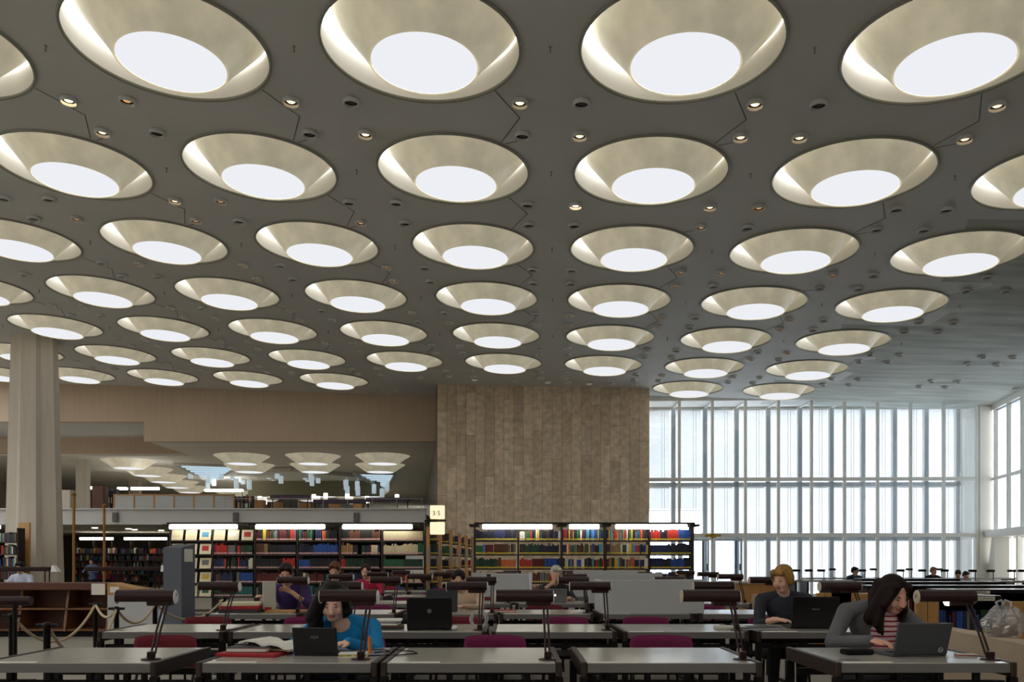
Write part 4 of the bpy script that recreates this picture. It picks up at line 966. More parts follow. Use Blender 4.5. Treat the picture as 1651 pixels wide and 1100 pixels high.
# reference desk and oak box beyond the parapet
d = empty('reference_table', (ux(1165, 18), 17.6, 0), 0, 'white topped table beyond the parapet beside the blond reader', 'table')
MB().bbox(0, 1.3, 0, .8, .82, .86, .01).build('tabletop', m_wallw, d); MB().bbox(.05, 1.25, .05, .75, .1, .82, .01).build('body', m_wood, d); MB().box(.1, 1.2, .1, .7, 0, .1).build('plinth', m_blackm, d)
o = MB().bbox(0, .26, 0, .3, .6, .86, .01).build('card_box', m_wood, loc=(4.57, 11.0, 0)); MB().box(.08, .18, -.004, 0, .68, .74).build('label_plate', m_paper, o); tag(o, 'small oak card box with white label on the parapet', 'box')
o = MB().bbox(0, .2, 0, .26, .6, .84, .004).build('blue_folder', mat('pale_blue', rgb(170, 184, 206), .6), loc=(4.56, 10.4, 0)); tag(o, 'pale blue folder standing beside the oak card box', 'folder')

# ================================================================== PROPS
def laptop(X, Y, z, rotz, w_, d_, h_, open_deg, col, label, logo=None, silver=False, name='laptop'):
    l = empty(name, (X, Y, z), rotz, label, 'laptop', 'laptops on the desks')
    mb_ = mat('lap_' + col[0], rgb(*col[1]), .35 if not silver else .3, .0 if not silver else .6)
    MB().bbox(-w_ / 2, w_ / 2, 0, d_, 0, .018, .006).build('base', mb_, l)
    MB().box(-w_ * .44, w_ * .44, .03, d_ * .55, .0182, .0205).build('keyboard', m_blackm, l)
    a = math.radians(open_deg - 90); n0 = MB()
    n0.bbox(-w_ / 2, w_ / 2, -.012, 0, 0, h_, .006); n0.rot(0, Matrix.Rotation(a, 3, 'X')); n0.rot(0, Matrix.Translation((0, .004, .016)))
    lid = n0.build('lid', mb_, l)
    s_ = MB(); s_.box(-w_ * .46, w_ * .46, .0005, .001, .012, h_ - .012); s_.rot(0, Matrix.Rotation(a, 3, 'X')); s_.rot(0, Matrix.Translation((0, .004, .016)))
    s_.build('screen', emis('screen_glow', (.75, .85, 1, 1), .5), lid)
    for x in (-w_ * .3, w_ * .3): MB().tube((x - .02, .004, .017), (x + .02, .004, .017), .008, n=8).build('hinge', m_blackm, l)
    if logo:
        kind, size, lx, lz, c_ = logo; R = Matrix.Rotation(a, 3, 'X'); p = R @ Vector((lx, -.0135, lz)) + Vector((0, .004, .016)); ml = mat('logo_%s' % c_[0], rgb(*c_[1]), .4, emit=c_[2])
        if kind == 'disc':
            g = MB(); g.tube((0, 0, 0), (0, -.0015, 0), size, n=20); g.rot(0, R); g.build('logo', ml, lid, False, p)
        elif kind == 'bar':
            g = MB(); g.bbox(-size, size, -.001, 0, -.003, .003, .001); g.rot(0, R); g.build('logo', ml, lid, False, p)
        elif kind == 'ring':
            g = MB(); g.path([(size * math.cos(t), 0, size * math.sin(t)) for t in np.linspace(0, 2 * PI, 20)], size * .14, 6); g.box(-size * .5, -size * .25, -.002, 0, -size * .6, size * .6); g.box(size * .2, size * .45, -.002, 0, -size * .6, size * .3); g.rot(0, R); g.build('logo', ml, lid, False, p)
        elif kind == 'fruit':
            g = MB(); g.ell((-size * .3, 0, 0), (size * .62, .001, size * .75), None, 14, 8); g.ell((size * .25, 0, 0), (size * .55, .001, size * .72), None, 14, 8); g.ell((size * .15, 0, size * 1.0), (size * .3, .001, size * .16), Matrix.Rotation(-.7, 3, 'Y'), 10, 6); g.rot(0, R); g.build('logo', ml, lid, False, p)
        else:
            t = text('logo_text', kind, size, ml, lid, p, (PI / 2 + a, 0, 0), .0005)
    return l
BLK = ('black', (16, 16, 18)); GRY = ('graphite', (70, 72, 78)); SIL = ('silver', (150, 152, 152))
laptop(ux(511, 4.82), 4.80, DH, -.08, .26, .18, .155, 104, BLK, 'small black netbook in front of the reader in blue', ('ASUS', .02, 0, .10, ('pale', (150, 150, 150), 0)))
laptop(ux(693, 6.62), 6.6, DH, .02, .355, .25, .245, 98, BLK, 'large black laptop with round grey emblem, second row', ('disc', .018, 0, .14, ('grey', (120, 120, 122), 0)))
laptop(ux(1311, 6.75), 6.72, DH, -.05, .37, .25, .25, 100, BLK, 'large black laptop in front of the blond reader', ('bar', .03, 0, .15, ('pale', (150, 150, 150), 0)))
laptop(ux(1484, 4.75), 4.76, DH, .10, .325, .22, .19, 108, GRY, 'dark grey laptop in front of reader in striped top', ('ring', .0135, .115, .03, ('pale2', (190, 192, 195), 0)))
laptop(ux(895, 11.0), 11.0, DH, .0, .31, .21, .175, 104, SIL, 'silver laptop with white glowing fruit emblem', ('fruit', .016, 0, .09, ('white', (250, 250, 250), 1.2)), True)
laptop(ux(577, 10.95), 10.95, DH, -.25, .25, .2, .17, 100, SIL, 'silver laptop before the reader in pink', None, True)
laptop(ux(712, 9.0), 9.0, DH, .15, .34, .24, .23, 98, GRY, 'grey laptop before the reader with beige sleeves')
# --- paper goods
def slab(name, X, Y, z, rz, w_, d_, h_, m, label, cat, group=None, pages=None, bev=.004):
    o = empty(name, (X, Y, z), rz, label, cat, group)
    if pages:
        MB().bbox(-w_ / 2, w_ / 2, -d_ / 2, d_ / 2, 0, .004, .001).build('cover', m, o); MB().box(-w_ / 2 + .004, w_ / 2 - .004, -d_ / 2 + .004, d_ / 2 - .006, .004, h_ - .004).build('page_block', pages, o)
        MB().bbox(-w_ / 2, w_ / 2, -d_ / 2, d_ / 2, h_ - .004, h_, .001).build('cover', m, o); MB().box(-w_ / 2, w_ / 2, d_ / 2 - .005, d_ / 2, .004, h_ - .004).build('spine', m, o)
    else:
        MB().bbox(-w_ / 2, w_ / 2, -d_ / 2, d_ / 2, 0, h_, bev).build('body', m, o); MB().bbox(-w_ / 2 + .005, w_ / 2 - .005, -d_ / 2 + .005, d_ / 2 - .005, h_, h_ + .002, .001).build('sheet', pages or m, o)
    return o
m_redf = mat('red_folder', rgb(168, 24, 36), .5); m_dgrey = mat('dark_cover', rgb(48, 48, 52), .5)
slab('folder', ux(410, 4.85), 4.86, DH, -.15, .36, .25, .018, m_redf, 'red folder under a grey book beside the netbook', 'folder')
slab('book', ux(407, 4.9), 4.88, DH + .02, -.05, .24, .17, .028, m_dgrey, 'dark grey hardback lying on the red folder', 'book', None, m_paper)
o = empty('open_book', (ux(438, 4.92), 4.97, DH + .045), -.35, 'open white-paged book leaning on the pile by the netbook', 'book')
m = MB()
for s in (-1, 1):
    pts = [(0, .0), (.05, .02), (.11, .022), (.17, .004)]
    vs = [(s * x, y, z + dz - (x * .16 if s > 0 else -x * .05)) for x, z in pts for y in (-.11, .11) for dz in (0, .012)]
    fs = []
    for i in range(3):
        a = i * 4; fs += [(a, a + 4, a + 6, a + 2), (a + 1, a + 3, a + 7, a + 5), (a, a + 1, a + 5, a + 4), (a + 2, a + 6, a + 7, a + 3)]
    fs += [(12, 13, 15, 14)]; m.add(vs, fs)
m.build('page_block', m_paper, o); MB().bbox(-.17, .17, -.115, .115, -.02, -.012, .002).build('cover', mat('tan_cover', rgb(120, 104, 70), .6), o)
o = slab('notebook', ux(568, 4.75), 4.78, DH, .1, .16, .12, .02, m_paper, 'patterned yellow and white notebook beside the netbook', 'notebook', None, mat('pattern', rgb(220, 200, 110), .6, noise=(60, .5)))
o = MB().tube((0, 0, 0), (0, 0, .09), .011, n=10).tube((0, 0, .09), (0, 0, .10), .008, n=10).build('marker_pen', mat('orange_pen', rgb(230, 130, 40), .4), loc=(ux(596, 4.95), 4.95, DH)); tag(o, 'orange marker standing at desk edge by the netbook', 'pen')
# pile of papers on second row
for i in range(5):
    slab('paper_pile', ux(622, 6.75) + .02 * math.sin(i * 2), 6.75 + .01 * i, DH + .0155 * i, .15 * math.sin(i * 1.7), .27 - .015 * i, .2, .0125, [m_dgrey, mat('brown_cover', rgb(96, 66, 44), .6), m_paper, mat('grey_paper', rgb(150, 148, 150), .7), m_paper][i], '%s in the untidy pile beside the large black laptop' % ['dark folder lowest', 'brown folder second', 'white papers third', 'grey papers fourth', 'white papers topmost'][i], 'papers', 'pile beside the black laptop')
o = MB().ell((0, 0, .016), (.03, .048, .02), None, 14, 8).build('computer_mouse', mat('mouse_white', rgb(220, 220, 220), .35), None, True, (ux(733, 6.62), 6.62, DH)); tag(o, 'small white computer mouse beside large black laptop', 'mouse')
m = MB()
for k in range(3): m.path([(.062 * math.cos(t + k) + .01 * k, .01 * k + .008 * math.sin(3 * t), .075 + (.06 + .004 * k) * math.sin(t + k)) for t in np.linspace(0, 2 * PI, 26)], .004, 6)
m.path([(-.05, 0, .01), (-.12, -.03, .004), (-.17, -.01, .004), (-.2, -.03, .01)], .003, 6)
o = m.build('white_cable', mat('cable_white', rgb(200, 198, 190), .5), loc=(ux(770, 6.75), 6.75, DH)); tag(o, 'coiled white cable leaning at the lamp post, second row', 'cable')
for i, (u, Y, pts, lab) in enumerate(((640, 4.9, [(-.05, .2, .004), (.08, .12, .004), (.12, .0, .004), (.02, -.08, .004), (-.15, -.12, .004)], 'thin black cable loop on the empty front-row desk'), (600, 4.98, [(-.05, .1, .006), (0, .05, .012), (.05, .12, .006), (.1, .02, .006), (.02, -.05, .006)], 'tangle of black cable at the blue reader\'s desk end'), (1398, 6.9, [(-.1, .02, .006), (-.04, .08, .03), (.03, .03, .02), (.1, .1, .006), (.16, .02, .006)], 'black cables beside the blond reader\'s laptop'))):
    P = [Vector(p) for p in pts]; Q = []
    for a in range(len(P) - 1):
        for t in (0, .33, .66): Q.append(P[a].lerp(P[a + 1], t))
    Q.append(P[-1]); o = MB().path(Q, .0035, 6).build('cable', m_blackm, loc=(ux(u, Y), Y, DH)); tag(o, lab, 'cable', 'black cables')
# third row: red binder pile, book stand
for i, (w_, m_, lab) in enumerate(((.42, m_dgrey, 'dark binder lowest in the pile before the magazine shelves'), (.4, m_redf, 'red binder in the pile before the magazine shelves'), (.38, m_cream, 'cream folder topmost in the pile before the magazine shelves'))):
    slab('binder', ux(388, 8.9), 8.95, DH + .037 * i, .1 * i, w_, .28, .034, m_, lab, 'binder', 'binder pile')
o = empty('book_stand', (ux(432, 9.0), 9.05, DH), .35, 'white upright book stand held by the reader in purple', 'book'); MB().bbox(-.07, .07, -.02, .02, .02, .33, .006).build('white_cover', m_wallw, o); MB().bbox(-.05, .02, -.028, -.02, .0, .05, .004).build('red_tab', m_redf, o); MB().bbox(-.1, .1, .0, .2, 0, .02, .004).build('foot_board', m_wood, o)
slab('wood_tray', ux(462, 8.95), 8.98, DH, .0, .42, .2, .02, m_wood, 'flat wooden tray under the open papers of the purple reader', 'tray')
slab('newspaper', ux(1225, 6.6), 6.72, DH, .2, .34, .26, .02, m_dgrey, 'open newspaper in dark binder beside blond reader', 'newspaper', None, mat('newsprint', rgb(220, 220, 222), .7, noise=(40, .2)))
slab('sheet_pile', ux(1180, 6.7), 6.75, DH, -.1, .24, .2, .02, m_wallw, 'flat white book at the end of fifth desk, second row', 'book')
slab('book', ux(815, 9.1), 9.0, DH, .1, .22, .16, .022, m_redf, 'orange-red book on desk beside the beige-sleeved reader', 'book', None, m_paper)
slab('book', ux(617, 10.95), 11.1, DH, .1, .26, .2, .02, m_wallw, 'white open folder on a fourth-row desk near the pink reader', 'book')
slab('wallet', ux(1385, 4.85), 4.88, DH, .1, .17, .1, .03, m_blackm, 'black wallet pouch beside the striped reader\'s laptop', 'wallet', None, None, .012)
slab('phone', ux(1372, 4.58), 4.6, DH, .25, .1, .055, .006, mat('phone_grey', rgb(120, 122, 124), .25), 'thin grey phone at front corner of striped reader\'s desk', 'phone')
slab('white_charger', ux(1562, 4.75), 4.78, DH, -.1, .11, .06, .014, m_wallw, 'small white box beside dark grey laptop', 'box', None, m_redf)
# plastic bag on the desk edge / parapet
rg = random.Random(2); bagv = []; nb, nh = 26, 14; m = MB()
for j in range(nh + 1):
    t = j / nh
    for i in range(nb):
        a = 2 * PI * i / nb; prof = math.sin(PI * min(1, .18 + t * .74)) ** .7; wob = 1 + .13 * math.sin(5 * a + 4 * t) + .09 * math.sin(9 * a - 7 * t) + rg.uniform(-.06, .06)
        bagv.append((.19 * prof * wob * math.cos(a), .12 * prof * wob * math.sin(a), .27 * t + .02 * math.sin(4 * a + 2) * t))
m.add(bagv, [(j * nb + i, j * nb + (i + 1) % nb, (j + 1) * nb + (i + 1) % nb, (j + 1) * nb + i) for j in range(nh) for i in range(nb)] + [tuple(range(nb - 1, -1, -1))])
bagm = bpy.data.materials.new('bag_film'); bagm.use_nodes = True; nt = bagm.node_tree; nt.nodes.remove(nt.nodes['Principled BSDF'])
t_ = nt.nodes.new('ShaderNodeBsdfTransparent'); g_ = nt.nodes.new('ShaderNodeBsdfGlossy'); g_.inputs['Roughness'].default_value = .18; d_ = nt.nodes.new('ShaderNodeBsdfTranslucent'); d_.inputs[0].default_value = (.8, .83, .88, 1); x1 = nt.nodes.new('ShaderNodeMixShader'); x1.inputs[0].default_value = .45; x2 = nt.nodes.new('ShaderNodeMixShader'); x2.inputs[0].default_value = .45
nt.links.new(g_.outputs[0], x1.inputs[1]); nt.links.new(d_.outputs[0], x1.inputs[2]); nt.links.new(t_.outputs[0], x2.inputs[1]); nt.links.new(x1.outputs[0], x2.inputs[2]); nt.links.new(x2.outputs[0], nt.nodes['Material Output'].inputs[0])
o = empty('plastic_bag', (4.47, 7.6, .6), 0, 'crumpled clear plastic bag standing on low parapet', 'bag')
m.build('film', bagm, o, False); m = MB()
for s in (-1, 1): m.path([(s * .05, 0, .26), (s * .07, .02, .31), (s * .02, .03, .33), (s * -.02, .01, .27)], .012, 6)
m.build('handles', bagm, o, True); MB().bbox(-.09, .09, -.06, .06, .012, .12, .01).build('contents', mat('bag_contents', rgb(150, 128, 116), .6), o)

# ================================================================== PEOPLE
PQ = []
def seg_d(P, a, b, r0, r1):
    ab = b - a; t = np.clip(((P - a) @ ab) / max(ab @ ab, 1e-9), 0, 1); return np.linalg.norm(P - (a + t[:, None] * ab), axis=1) - (r0 + t * (r1 - r0))
class Fig:
    def __init__(s): s.mb = MB(); s.pr = []
    def c(s, a, r0, b, r1, m): a = Vector(a); b = Vector(b); s.mb.cone(a, r0, b, r1, 12); s.pr.append(('c', np.array(a), np.array(b), r0, r1, m))
    def e(s, c, r, m, R=None):
        s.mb.ell(c, r, R, 16, 10); s.pr.append(('e', np.array(Vector(c)), np.array(r), np.array(R.to_3x3()) if R else np.eye(3), m))
    def ids(s, P):
        best = np.full(len(P), 1e9); idx = np.zeros(len(P), int)
        for p in s.pr:
            if p[0] == 'c': d = seg_d(P, p[1], p[2], p[3], p[4]); m = p[5]
            else: q = (P - p[1]) @ p[3]; k = np.linalg.norm(q / p[2], axis=1); d = (k - 1) * p[2].min(); m = p[4]
            w_ = d < best; best[w_] = d[w_]; idx[w_] = m
        return idx
def queue(fig, name, mats, voxel, loc, parent=None, smooth=3, tagargs=None):
    me = fig.mb.mesh(name, mats[0]); o = bpy.data.objects.new(name, me); COL.objects.link(o); o.location = loc if parent is None else (0, 0, 0)
    if parent: o.parent = parent
    r = o.modifiers.new('r', 'REMESH'); r.mode = 'VOXEL'; r.voxel_size = voxel
    sm_ = o.modifiers.new('s', 'SMOOTH'); sm_.factor = .5; sm_.iterations = smooth
    PQ.append((o, fig, mats))
    if tagargs: tag(o, *tagargs)
    return o
def ik(S, W, a, b, pole):
    d = W - S; L = min(d.length, (a + b) * .985); u = d.normalized(); x = (a * a - b * b + L * L) / (2 * L); h = math.sqrt(max(a * a - x * x, 1e-5))
    p = (pole - u * pole.dot(u)).normalized(); return S + u * x + p * h
def hand(f, W, d, n, thumb_sgn, m, curl=.5, detail=True):
    d = d.normalized(); n = (n - d * n.dot(d)).normalized(); s_ = d.cross(n) * thumb_sgn
    R = Matrix((d, s_, n)).transposed(); f.e(W + d * .045, (.05, .038, .016), m, R); f.c(W - d * .02, .026, W + d * .02, .024, m)
    if not detail: f.e(W + d * .1 - n * .0, (.045, .032, .016), m, R); return
    for i, L in enumerate((.062, .072, .067, .052)):
        b = W + d * .083 + s_ * ((1.5 - i) * .0195); a1 = curl * .5; d1 = d * math.cos(a1) - n * math.sin(a1); d2 = d * math.cos(a1 + curl) - n * math.sin(a1 + curl)
        k = b + d1 * L * .55; f.c(b, .0098, k, .009, m); f.c(k, .009, k + d2 * L * .5, .0075, m)
    b = W + d * .03 + s_ * .032; k = b + d * .03 + s_ * .02 - n * .006; f.c(b, .012, k, .0105, m); f.c(k, .0105, k + d * .03 + s_ * .004 - n * .006, .0085, m)
SKIN = mat('skin', rgb(214, 168, 142), .5, spec=.3); LIP = mat('lips', rgb(160, 84, 78), .45); LASH = mat('lashes', rgb(126, 88, 74), .5)
def person(label, X, Y, hz_, chest, head, hyaw, hpitch, top, hairc, hands, hair='short', voxel=.012, body_yaw=0., trousers=(30, 32, 40), near=False, sleeve=1.0, skin=None, shw=.18, top2=None, extra=None, neckline=0, locks=(1, 1)):
    """chest, head, hands: positions relative to (X,Y,0); the sitter faces -Y"""
    f = Fig(); S, T, P_, SH, LP, EY, HR, T2 = range(8)
    By = Matrix.Rotation(body_yaw, 3, 'Z')
    hip = Vector((0, 0, hz_)); C = Vector(chest); Hd = Vector(head); nk = C + Vector((0, -.015, .135)).lerp(Hd - C, .12)
    f.e(hip, (.17, .14, .12), P_, By)
    f.c(hip + Vector((0, 0, .05)), .13, hip.lerp(C, .5), .125, T); f.c(hip.lerp(C, .5), .125, C - (C - hip).normalized() * .04, .13, T)
    Rc = By.to_4x4() @ Matrix.Rotation(.25, 4, 'X'); f.e(C, (.165, .115, .15), T, Rc.to_3x3())
    ax = By @ Vector((1, 0, 0)); fw = By @ Vector((0, -1, 0))
    shl = [C + ax * s * shw + Vector((0, 0, .075)) for s in (-1, 1)]
    f.c(shl[0], .058, nk + ax * -.03 - Vector((0, 0, .035)), .055, T); f.c(shl[1], .058, nk + ax * .03 - Vector((0, 0, .035)), .055, T)
    nb = nk - Vector((0, 0, .04)); f.c(nb, .056, Hd + Vector((0, .02, -.05)), .05, S)
    if neckline: f.e(nk + fw * (.035 + .02 * neckline) - Vector((0, 0, .055)), (.055 + .01 * neckline, .05, .05 + .015 * neckline), S)
    if top2 is not None: f.e(C + fw * .075 + ax * .02 + Vector((0, 0, -.06)), (.10, .09, .19), T2, Rc.to_3x3())
    for s, hw in zip((-1, 1), hands):
        if hw is None: W = C + ax * s * .2 + fw * .2 + Vector((0, 0, -.3))
        else: W = Vector(hw[0])
        Sh = shl[0] if s < 0 else shl[1]
        pole = Vector(hw[2]) if hw is not None and len(hw) > 2 else ax * s * .7 + Vector((0, .25, -.75))
        E_ = ik(Sh, W, .29, .255, pole); f.c(Sh, .06, E_, .046, T); k = E_.lerp(W, sleeve); f.c(E_, .046, k, .036, T)
        if sleeve < 1: f.c(k, .033, W, .026, S)
        hd = Vector(hw[1]) if hw is not None else (W - E_)
        hand(f, W, hd, Vector(hw[3]) if hw is not None and len(hw) > 3 else Vector((0, 0, 1)), -s, S, .55, near)
    for s in (-1, 1):
        kn = By @ Vector((s * .12, -.44, hz_ + .03)); an = By @ Vector((s * .12, -.36, .09))
        f.c(hip + ax * s * .09, .09, kn, .062, P_); f.c(kn, .06, an, .042, P_); f.e(an + fw * .07 + Vector((0, 0, -.05)), (.045, .12, .04), SH, By)
    Rh = Matrix.Rotation(hyaw, 3, 'Z') @ Matrix.Rotation(hpitch, 3, 'X')
    def H(x, y, z): return Hd + Rh @ Vector((x, y, z))
    f.e(H(0, .015, .03), (.073, .09, .086), S, Rh); f.e(H(0, -.03, -.02), (.06, .064, .088), S, Rh); f.e(H(0, -.045, -.078), (.042, .046, .034), S, Rh)
    f.c(H(0, -.09, .012), .010, H(0, -.110, -.024), .013, S); f.e(H(0, -.098, -.03), (.019, .012, .009), S, Rh)
    for s in (-1, 1):
        f.e(H(s * .036, -.066, -.03), (.025, .022, .028), S, Rh); f.e(H(s * .074, .005, -.005), (.01, .02, .03), S, Rh)
        f.e(H(s * .03, -.084, .006), (.0105, .0100, .0032), EY, Rh); f.e(H(s * .031, -.0855, .025), (.0135, .008, .003), HR, Rh)
    f.e(H(0, -.093, -.056), (.024, .013, .0085), LP, Rh)
    tm = mat('cloth_%d_%d_%d' % top, rgb(*top), .85, bump=(40, .25), noise=(9, .12)); hm_ = mat('hair_%d_%d_%d' % hairc, rgb(*hairc), .5, spec=.18, noise=(9, .5), stretch=(7, 7, .8), bump=(60, .4))
    sk = SKIN if skin is None else mat('skin_%d' % skin[0], rgb(*skin), .5, spec=.3)
    mats = [sk, tm, mat('trousers_%d_%d_%d' % trousers, rgb(*trousers), .85), m_blackm, LIP, LASH, mat('brow_%d_%d_%d' % hairc, rgb(*[(a * .45 + b * .55) for a, b in zip(hairc, (190, 144, 120))]), .6), top2 or tm]
    o = queue(f, 'person', mats, voxel, (X, Y, 0), None, 3 if near else 2, (label, 'person', 'readers sitting at the desks'))
    g = Fig()
    if hair == 'none': return o
    g.e(H(0, .028, .048), (.083, .094, .082), 0, Rh); g.e(H(0, .05, .0), (.08, .075, .085), 0, Rh)
    if hair == 'short':
        for s in (-1, 1): g.e(H(s * .062, -.012, .045), (.024, .05, .045), 0, Rh); g.e(H(s * .035, -.052, .088), (.04, .036, .025), 0, Rh)
    elif hair == 'bob':
        for s in (-1, 1):
            g.e(H(s * .068, .01, .01), (.024, .058, .07), 0, Rh); g.e(H(s * .03, -.06, .078), (.045, .035, .032), 0, Rh); g.c(H(s * .07, -.04, .05), .02, H(s * .074, -.035, -.015), .014, 0)
        g.e(H(0, .06, -.02), (.075, .06, .07), 0, Rh)
    elif hair == 'tied':
        for s in (-1, 1): g.e(H(s * .055, -.02, .06), (.03, .05, .035), 0, Rh)
        g.e(H(0, .12, .03), (.035, .035, .035), 0, Rh)
    elif hair == 'long':
        rr = random.Random(int(abs(X) * 100))
        for s in (-1, 1):
            g.e(H(s * .048, -.035, .075), (.034, .042, .034), 0, Rh)
            lk = locks[0 if s < 0 else 1]
            for q in range(5):
                a = H(s * (.066 + .008 * rr.random()), -.012 + .026 * q, .05); b = a + Rh @ Vector((s * .02, -.005, -.09)); c_ = b + Vector((s * rr.uniform(-.01, .02), rr.uniform(-.03, .01), (-.11 - .05 * rr.random()) * lk)); d2 = c_ + Vector((-s * .01, -.01, -.07 * lk))
                g.c(a, .026, b, .026, 0); g.c(b, .026, c_, .023, 0); g.c(c_, .023, d2, .010, 0)
        g.c(H(0, .07, .0), .072, H(0, .07, 0) + Vector((-.02, .05, -.2 * min(locks))), .05, 0)
    if extra:
        for a, ra, b, rb_ in extra: g.c(H(*a), ra, Hd + Vector(b), rb_, 0)
    queue(g, 'hair', [hm_], max(voxel, .007), None, o, 2)
    return o
# reader in blue, front row
person('reader in bright blue top with long black hair bent over netbook', -1.13, 5.62, .50, (.02, -.08, .775), (-.02, -.25, 1.022), .12, .42, (0, 128, 190), (10, 9, 11),
       [((-.13, -.50, .785), (.25, -1, -.05), (-.8, .3, -.5)), ((.135, -.52, .785), (-.75, -.9, -.02), (.8, .35, -.6))], 'long', .0055, 0, (28, 30, 38), True, 1.0, (232, 188, 168), .185, None,
       [((-.07, -.04, .03), .05, (-.115, -.03, -.10), .055), ((-.07, -.02, .03), .05, (-.13, .02, -.17), .04), ((-.075, -.03, .0), .04, (-.11, -.05, -.15), .035)], .7, (1.25, .25))
# reader with striped top, grey cardigan
stripe = bpy.data.materials.new('striped_jersey'); stripe.use_nodes = True; nt = stripe.node_tree; b_ = nt.nodes['Principled BSDF']; b_.inputs['Roughness'].default_value = .85
tc = nt.nodes.new('ShaderNodeTexCoord'); wv = nt.nodes.new('ShaderNodeTexWave'); wv.bands_direction = 'Z'; wv.inputs['Scale'].default_value = 9.5; wv.inputs['Distortion'].default_value = .6; cr = nt.nodes.new('ShaderNodeValToRGB'); cr.color_ramp.elements[0].position = .22; cr.color_ramp.elements[0].color = rgb(170, 40, 62); cr.color_ramp.elements[1].position = .34; cr.color_ramp.elements[1].color = rgb(236, 208, 212)
nt.links.new(tc.outputs['Object'], wv.inputs['Vector']); nt.links.new(wv.outputs['Fac'], cr.inputs[0]); nt.links.new(cr.outputs[0], b_.inputs['Base Color'])
person('reader in pink striped top and grey cardigan typing on dark grey laptop', 2.42, 5.68, .50, (-.01, -.08, .875), (.05, -.25, 1.065), .30, .46, (96, 96, 98), (34, 18, 16),
       [((-.20, -.47, .79), (.85, -.6, -.05), (-1, .1, -.75)), ((.14, -.60, .785), (-.25, -1, -.05), (.9, .1, -.4))], 'long', .0055, .2, (26, 26, 30), True, 1.0, (226, 172, 146), .195, stripe,
       [((-.07, .0, .03), .05, (-.13, .03, -.15), .05), ((-.075, -.02, .03), .036, (-.12, -.03, -.19), .026), ((-.05, -.05, .06), .03, (-.09, -.07, -.06), .028)], 1.5, (1.0, .55))
# blond reader
person('blond short-haired reader in dark shirt looking aside, second row', 2.47, 7.72, .50, (.0, -.12, .86), (-.055, -.24, 1.125), -.85, .28, (40, 42, 54), (176, 132, 74),
       [((-.20, -.50, .78), (.9, -.35, 0), (-.5, .2, -.8)), ((.10, -.62, .78), (-.6, -.8, 0), (.9, .1, -.5))], 'bob', .006, -.15, (24, 24, 28), True, .55, (224, 176, 152), .2)
person('reader in purple top holding up a white book, third row', -2.62, 9.95, .50, (0, -.10, .87), (-.01, -.2, 1.135), .1, .35, (52, 26, 88), (46, 28, 22),
       [((-.14, -.60, .88), (-.3, -1, .3)), ((.10, -.36, .93), (-.8, -.2, .35), (1, .1, -.9), (.2, .8, .5))], 'short', .010, .05, (26, 26, 30), True, .35, None, .19)
person('brown-haired reader in dark top, half hidden behind desk lamp', -2.52, 12.10, .50, (0, -.08, .87), (.0, -.18, 1.155), 0, .4, (26, 26, 30), (112, 72, 44), [((-.12, -.5, .78), (.3, -1, 0)), ((.12, -.5, .78), (-.3, -1, 0))], 'short', .013)
person('reader in pink-red top beside silver laptop, fifth row', -2.44, 14.28, .50, (.02, -.08, .84), (-.02, -.16, 1.11), -.1, .15, (176, 24, 66), (48, 26, 22), [((-.1, -.5, .78), (.3, -1, 0)), ((.14, -.5, .78), (-.3, -1, 0))], 'tied', .014)
person('dark-haired reader with beige sleeves leaning on forearms', -.60, 9.96, .50, (.04, -.12, .80), (-.02, -.22, 1.055), 0, .3, (206, 178, 150), (22, 16, 16), [((-.15, -.5, .78), (.5, -1, 0)), ((.05, -.55, .78), (-.8, -.6, 0), (.9, .1, -.4))], 'tied', .011, 0, (26, 26, 30), True, .6)
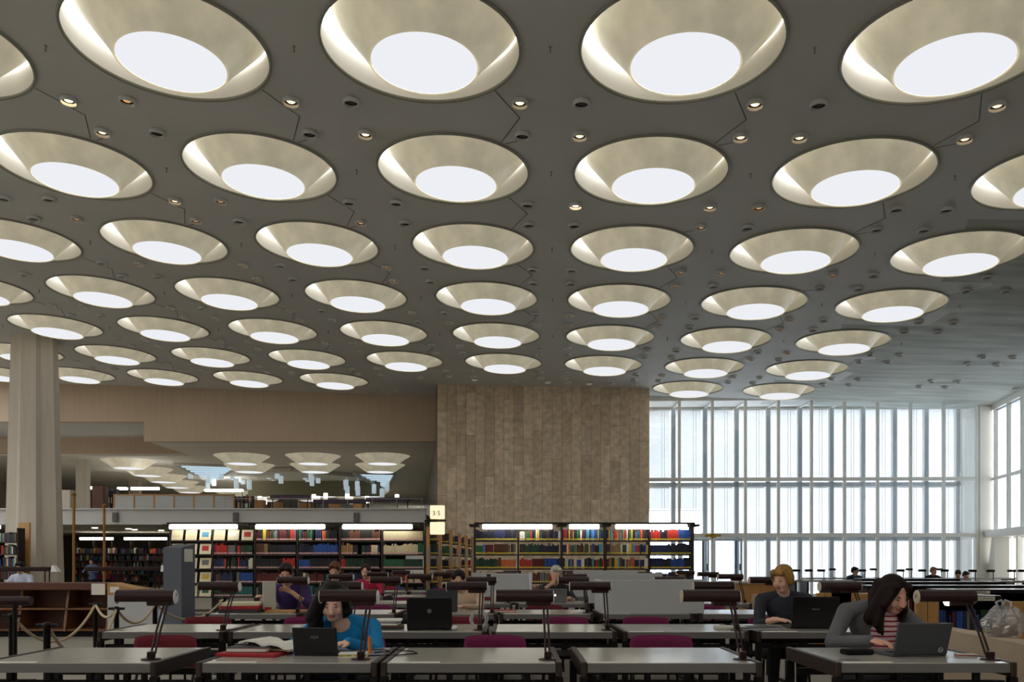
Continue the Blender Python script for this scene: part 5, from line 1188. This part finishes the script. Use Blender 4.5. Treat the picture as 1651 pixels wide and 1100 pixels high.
person('white-haired reader in dark shirt resting chin on hand', .62, 12.08, .50, (-.02, -.08, .82), (.01, -.17, 1.10), .15, .3, (38, 36, 38), (214, 208, 198), [((-.03, -.28, .99), (.0, .1, 1), (-.9, 0, -.6), (0, -1, 0)), ((.17, -.5, .78), (-.5, -1, 0))], 'short', .012, 0, (26, 26, 30), True, .3)
# far readers
def far(u, v, Y, top, hairc, label, dz=0, yaw=0, pitch=.2):
    zt_ = vz(v, Y); person(label, ux(u, Y), Y, .50 + dz, (0, -.06, zt_ - .38), (0, -.12, zt_ - .11), yaw, pitch, top, hairc, [((-.15, -.45, zt_ - .52), (.3, -1, 0)), ((.15, -.45, zt_ - .52), (-.3, -1, 0))], 'short', .022)
    put(CH_P, (ux(u, Y), Y + .03, 0), 0, 'padded chair under the %s' % label, 'chair', 'padded reading room chairs')
far(1376, 915, 25.3, (44, 52, 76), (40, 32, 30), 'far reader in blue-grey jacket by the windows', 0, .9)
far(1502, 915, 25.3, (18, 18, 22), (150, 112, 74), 'far fair-haired reader in black coat by the windows', 0, .3)
far(1541, 920, 24.4, (170, 172, 178), (46, 36, 32), 'far dark-haired reader in pale grey by the windows', 0, -.4, .5)
far(1554, 922, 26.5, (90, 94, 104), (60, 46, 40), 'far reader partly hidden behind the one in pale grey', 0, .4, .4)
far(38, 907, 17.3, (206, 214, 236), (30, 24, 22), 'dark-haired reader in pale shirt behind the wooden counter')
far(150, 901, 33.0, (90, 110, 150), (60, 44, 36), 'distant reader in blue under the gallery')
far(172, 903, 33.5, (150, 70, 50), (50, 36, 30), 'distant reader in rust brown under the gallery')

# evaluate the remeshed bodies once
dg = bpy.context.evaluated_depsgraph_get()
done = []
for o, fig, mats in PQ:
    done.append((o, fig, mats, bpy.data.meshes.new_from_object(o.evaluated_get(dg))))
for o, fig, mats, me in done:
    o.modifiers.clear(); o.data = me; me.name = o.name; me.materials.clear()
    for m_ in mats: me.materials.append(m_)
    n = len(me.polygons); cen = np.empty(n * 3); me.polygons.foreach_get('center', cen)
    idx = fig.ids(cen.reshape(-1, 3)) if len(mats) > 1 else np.zeros(n, int)
    me.polygons.foreach_set('material_index', idx.astype(np.int32)); me.polygons.foreach_set('use_smooth', np.ones(n, bool)); me.update()
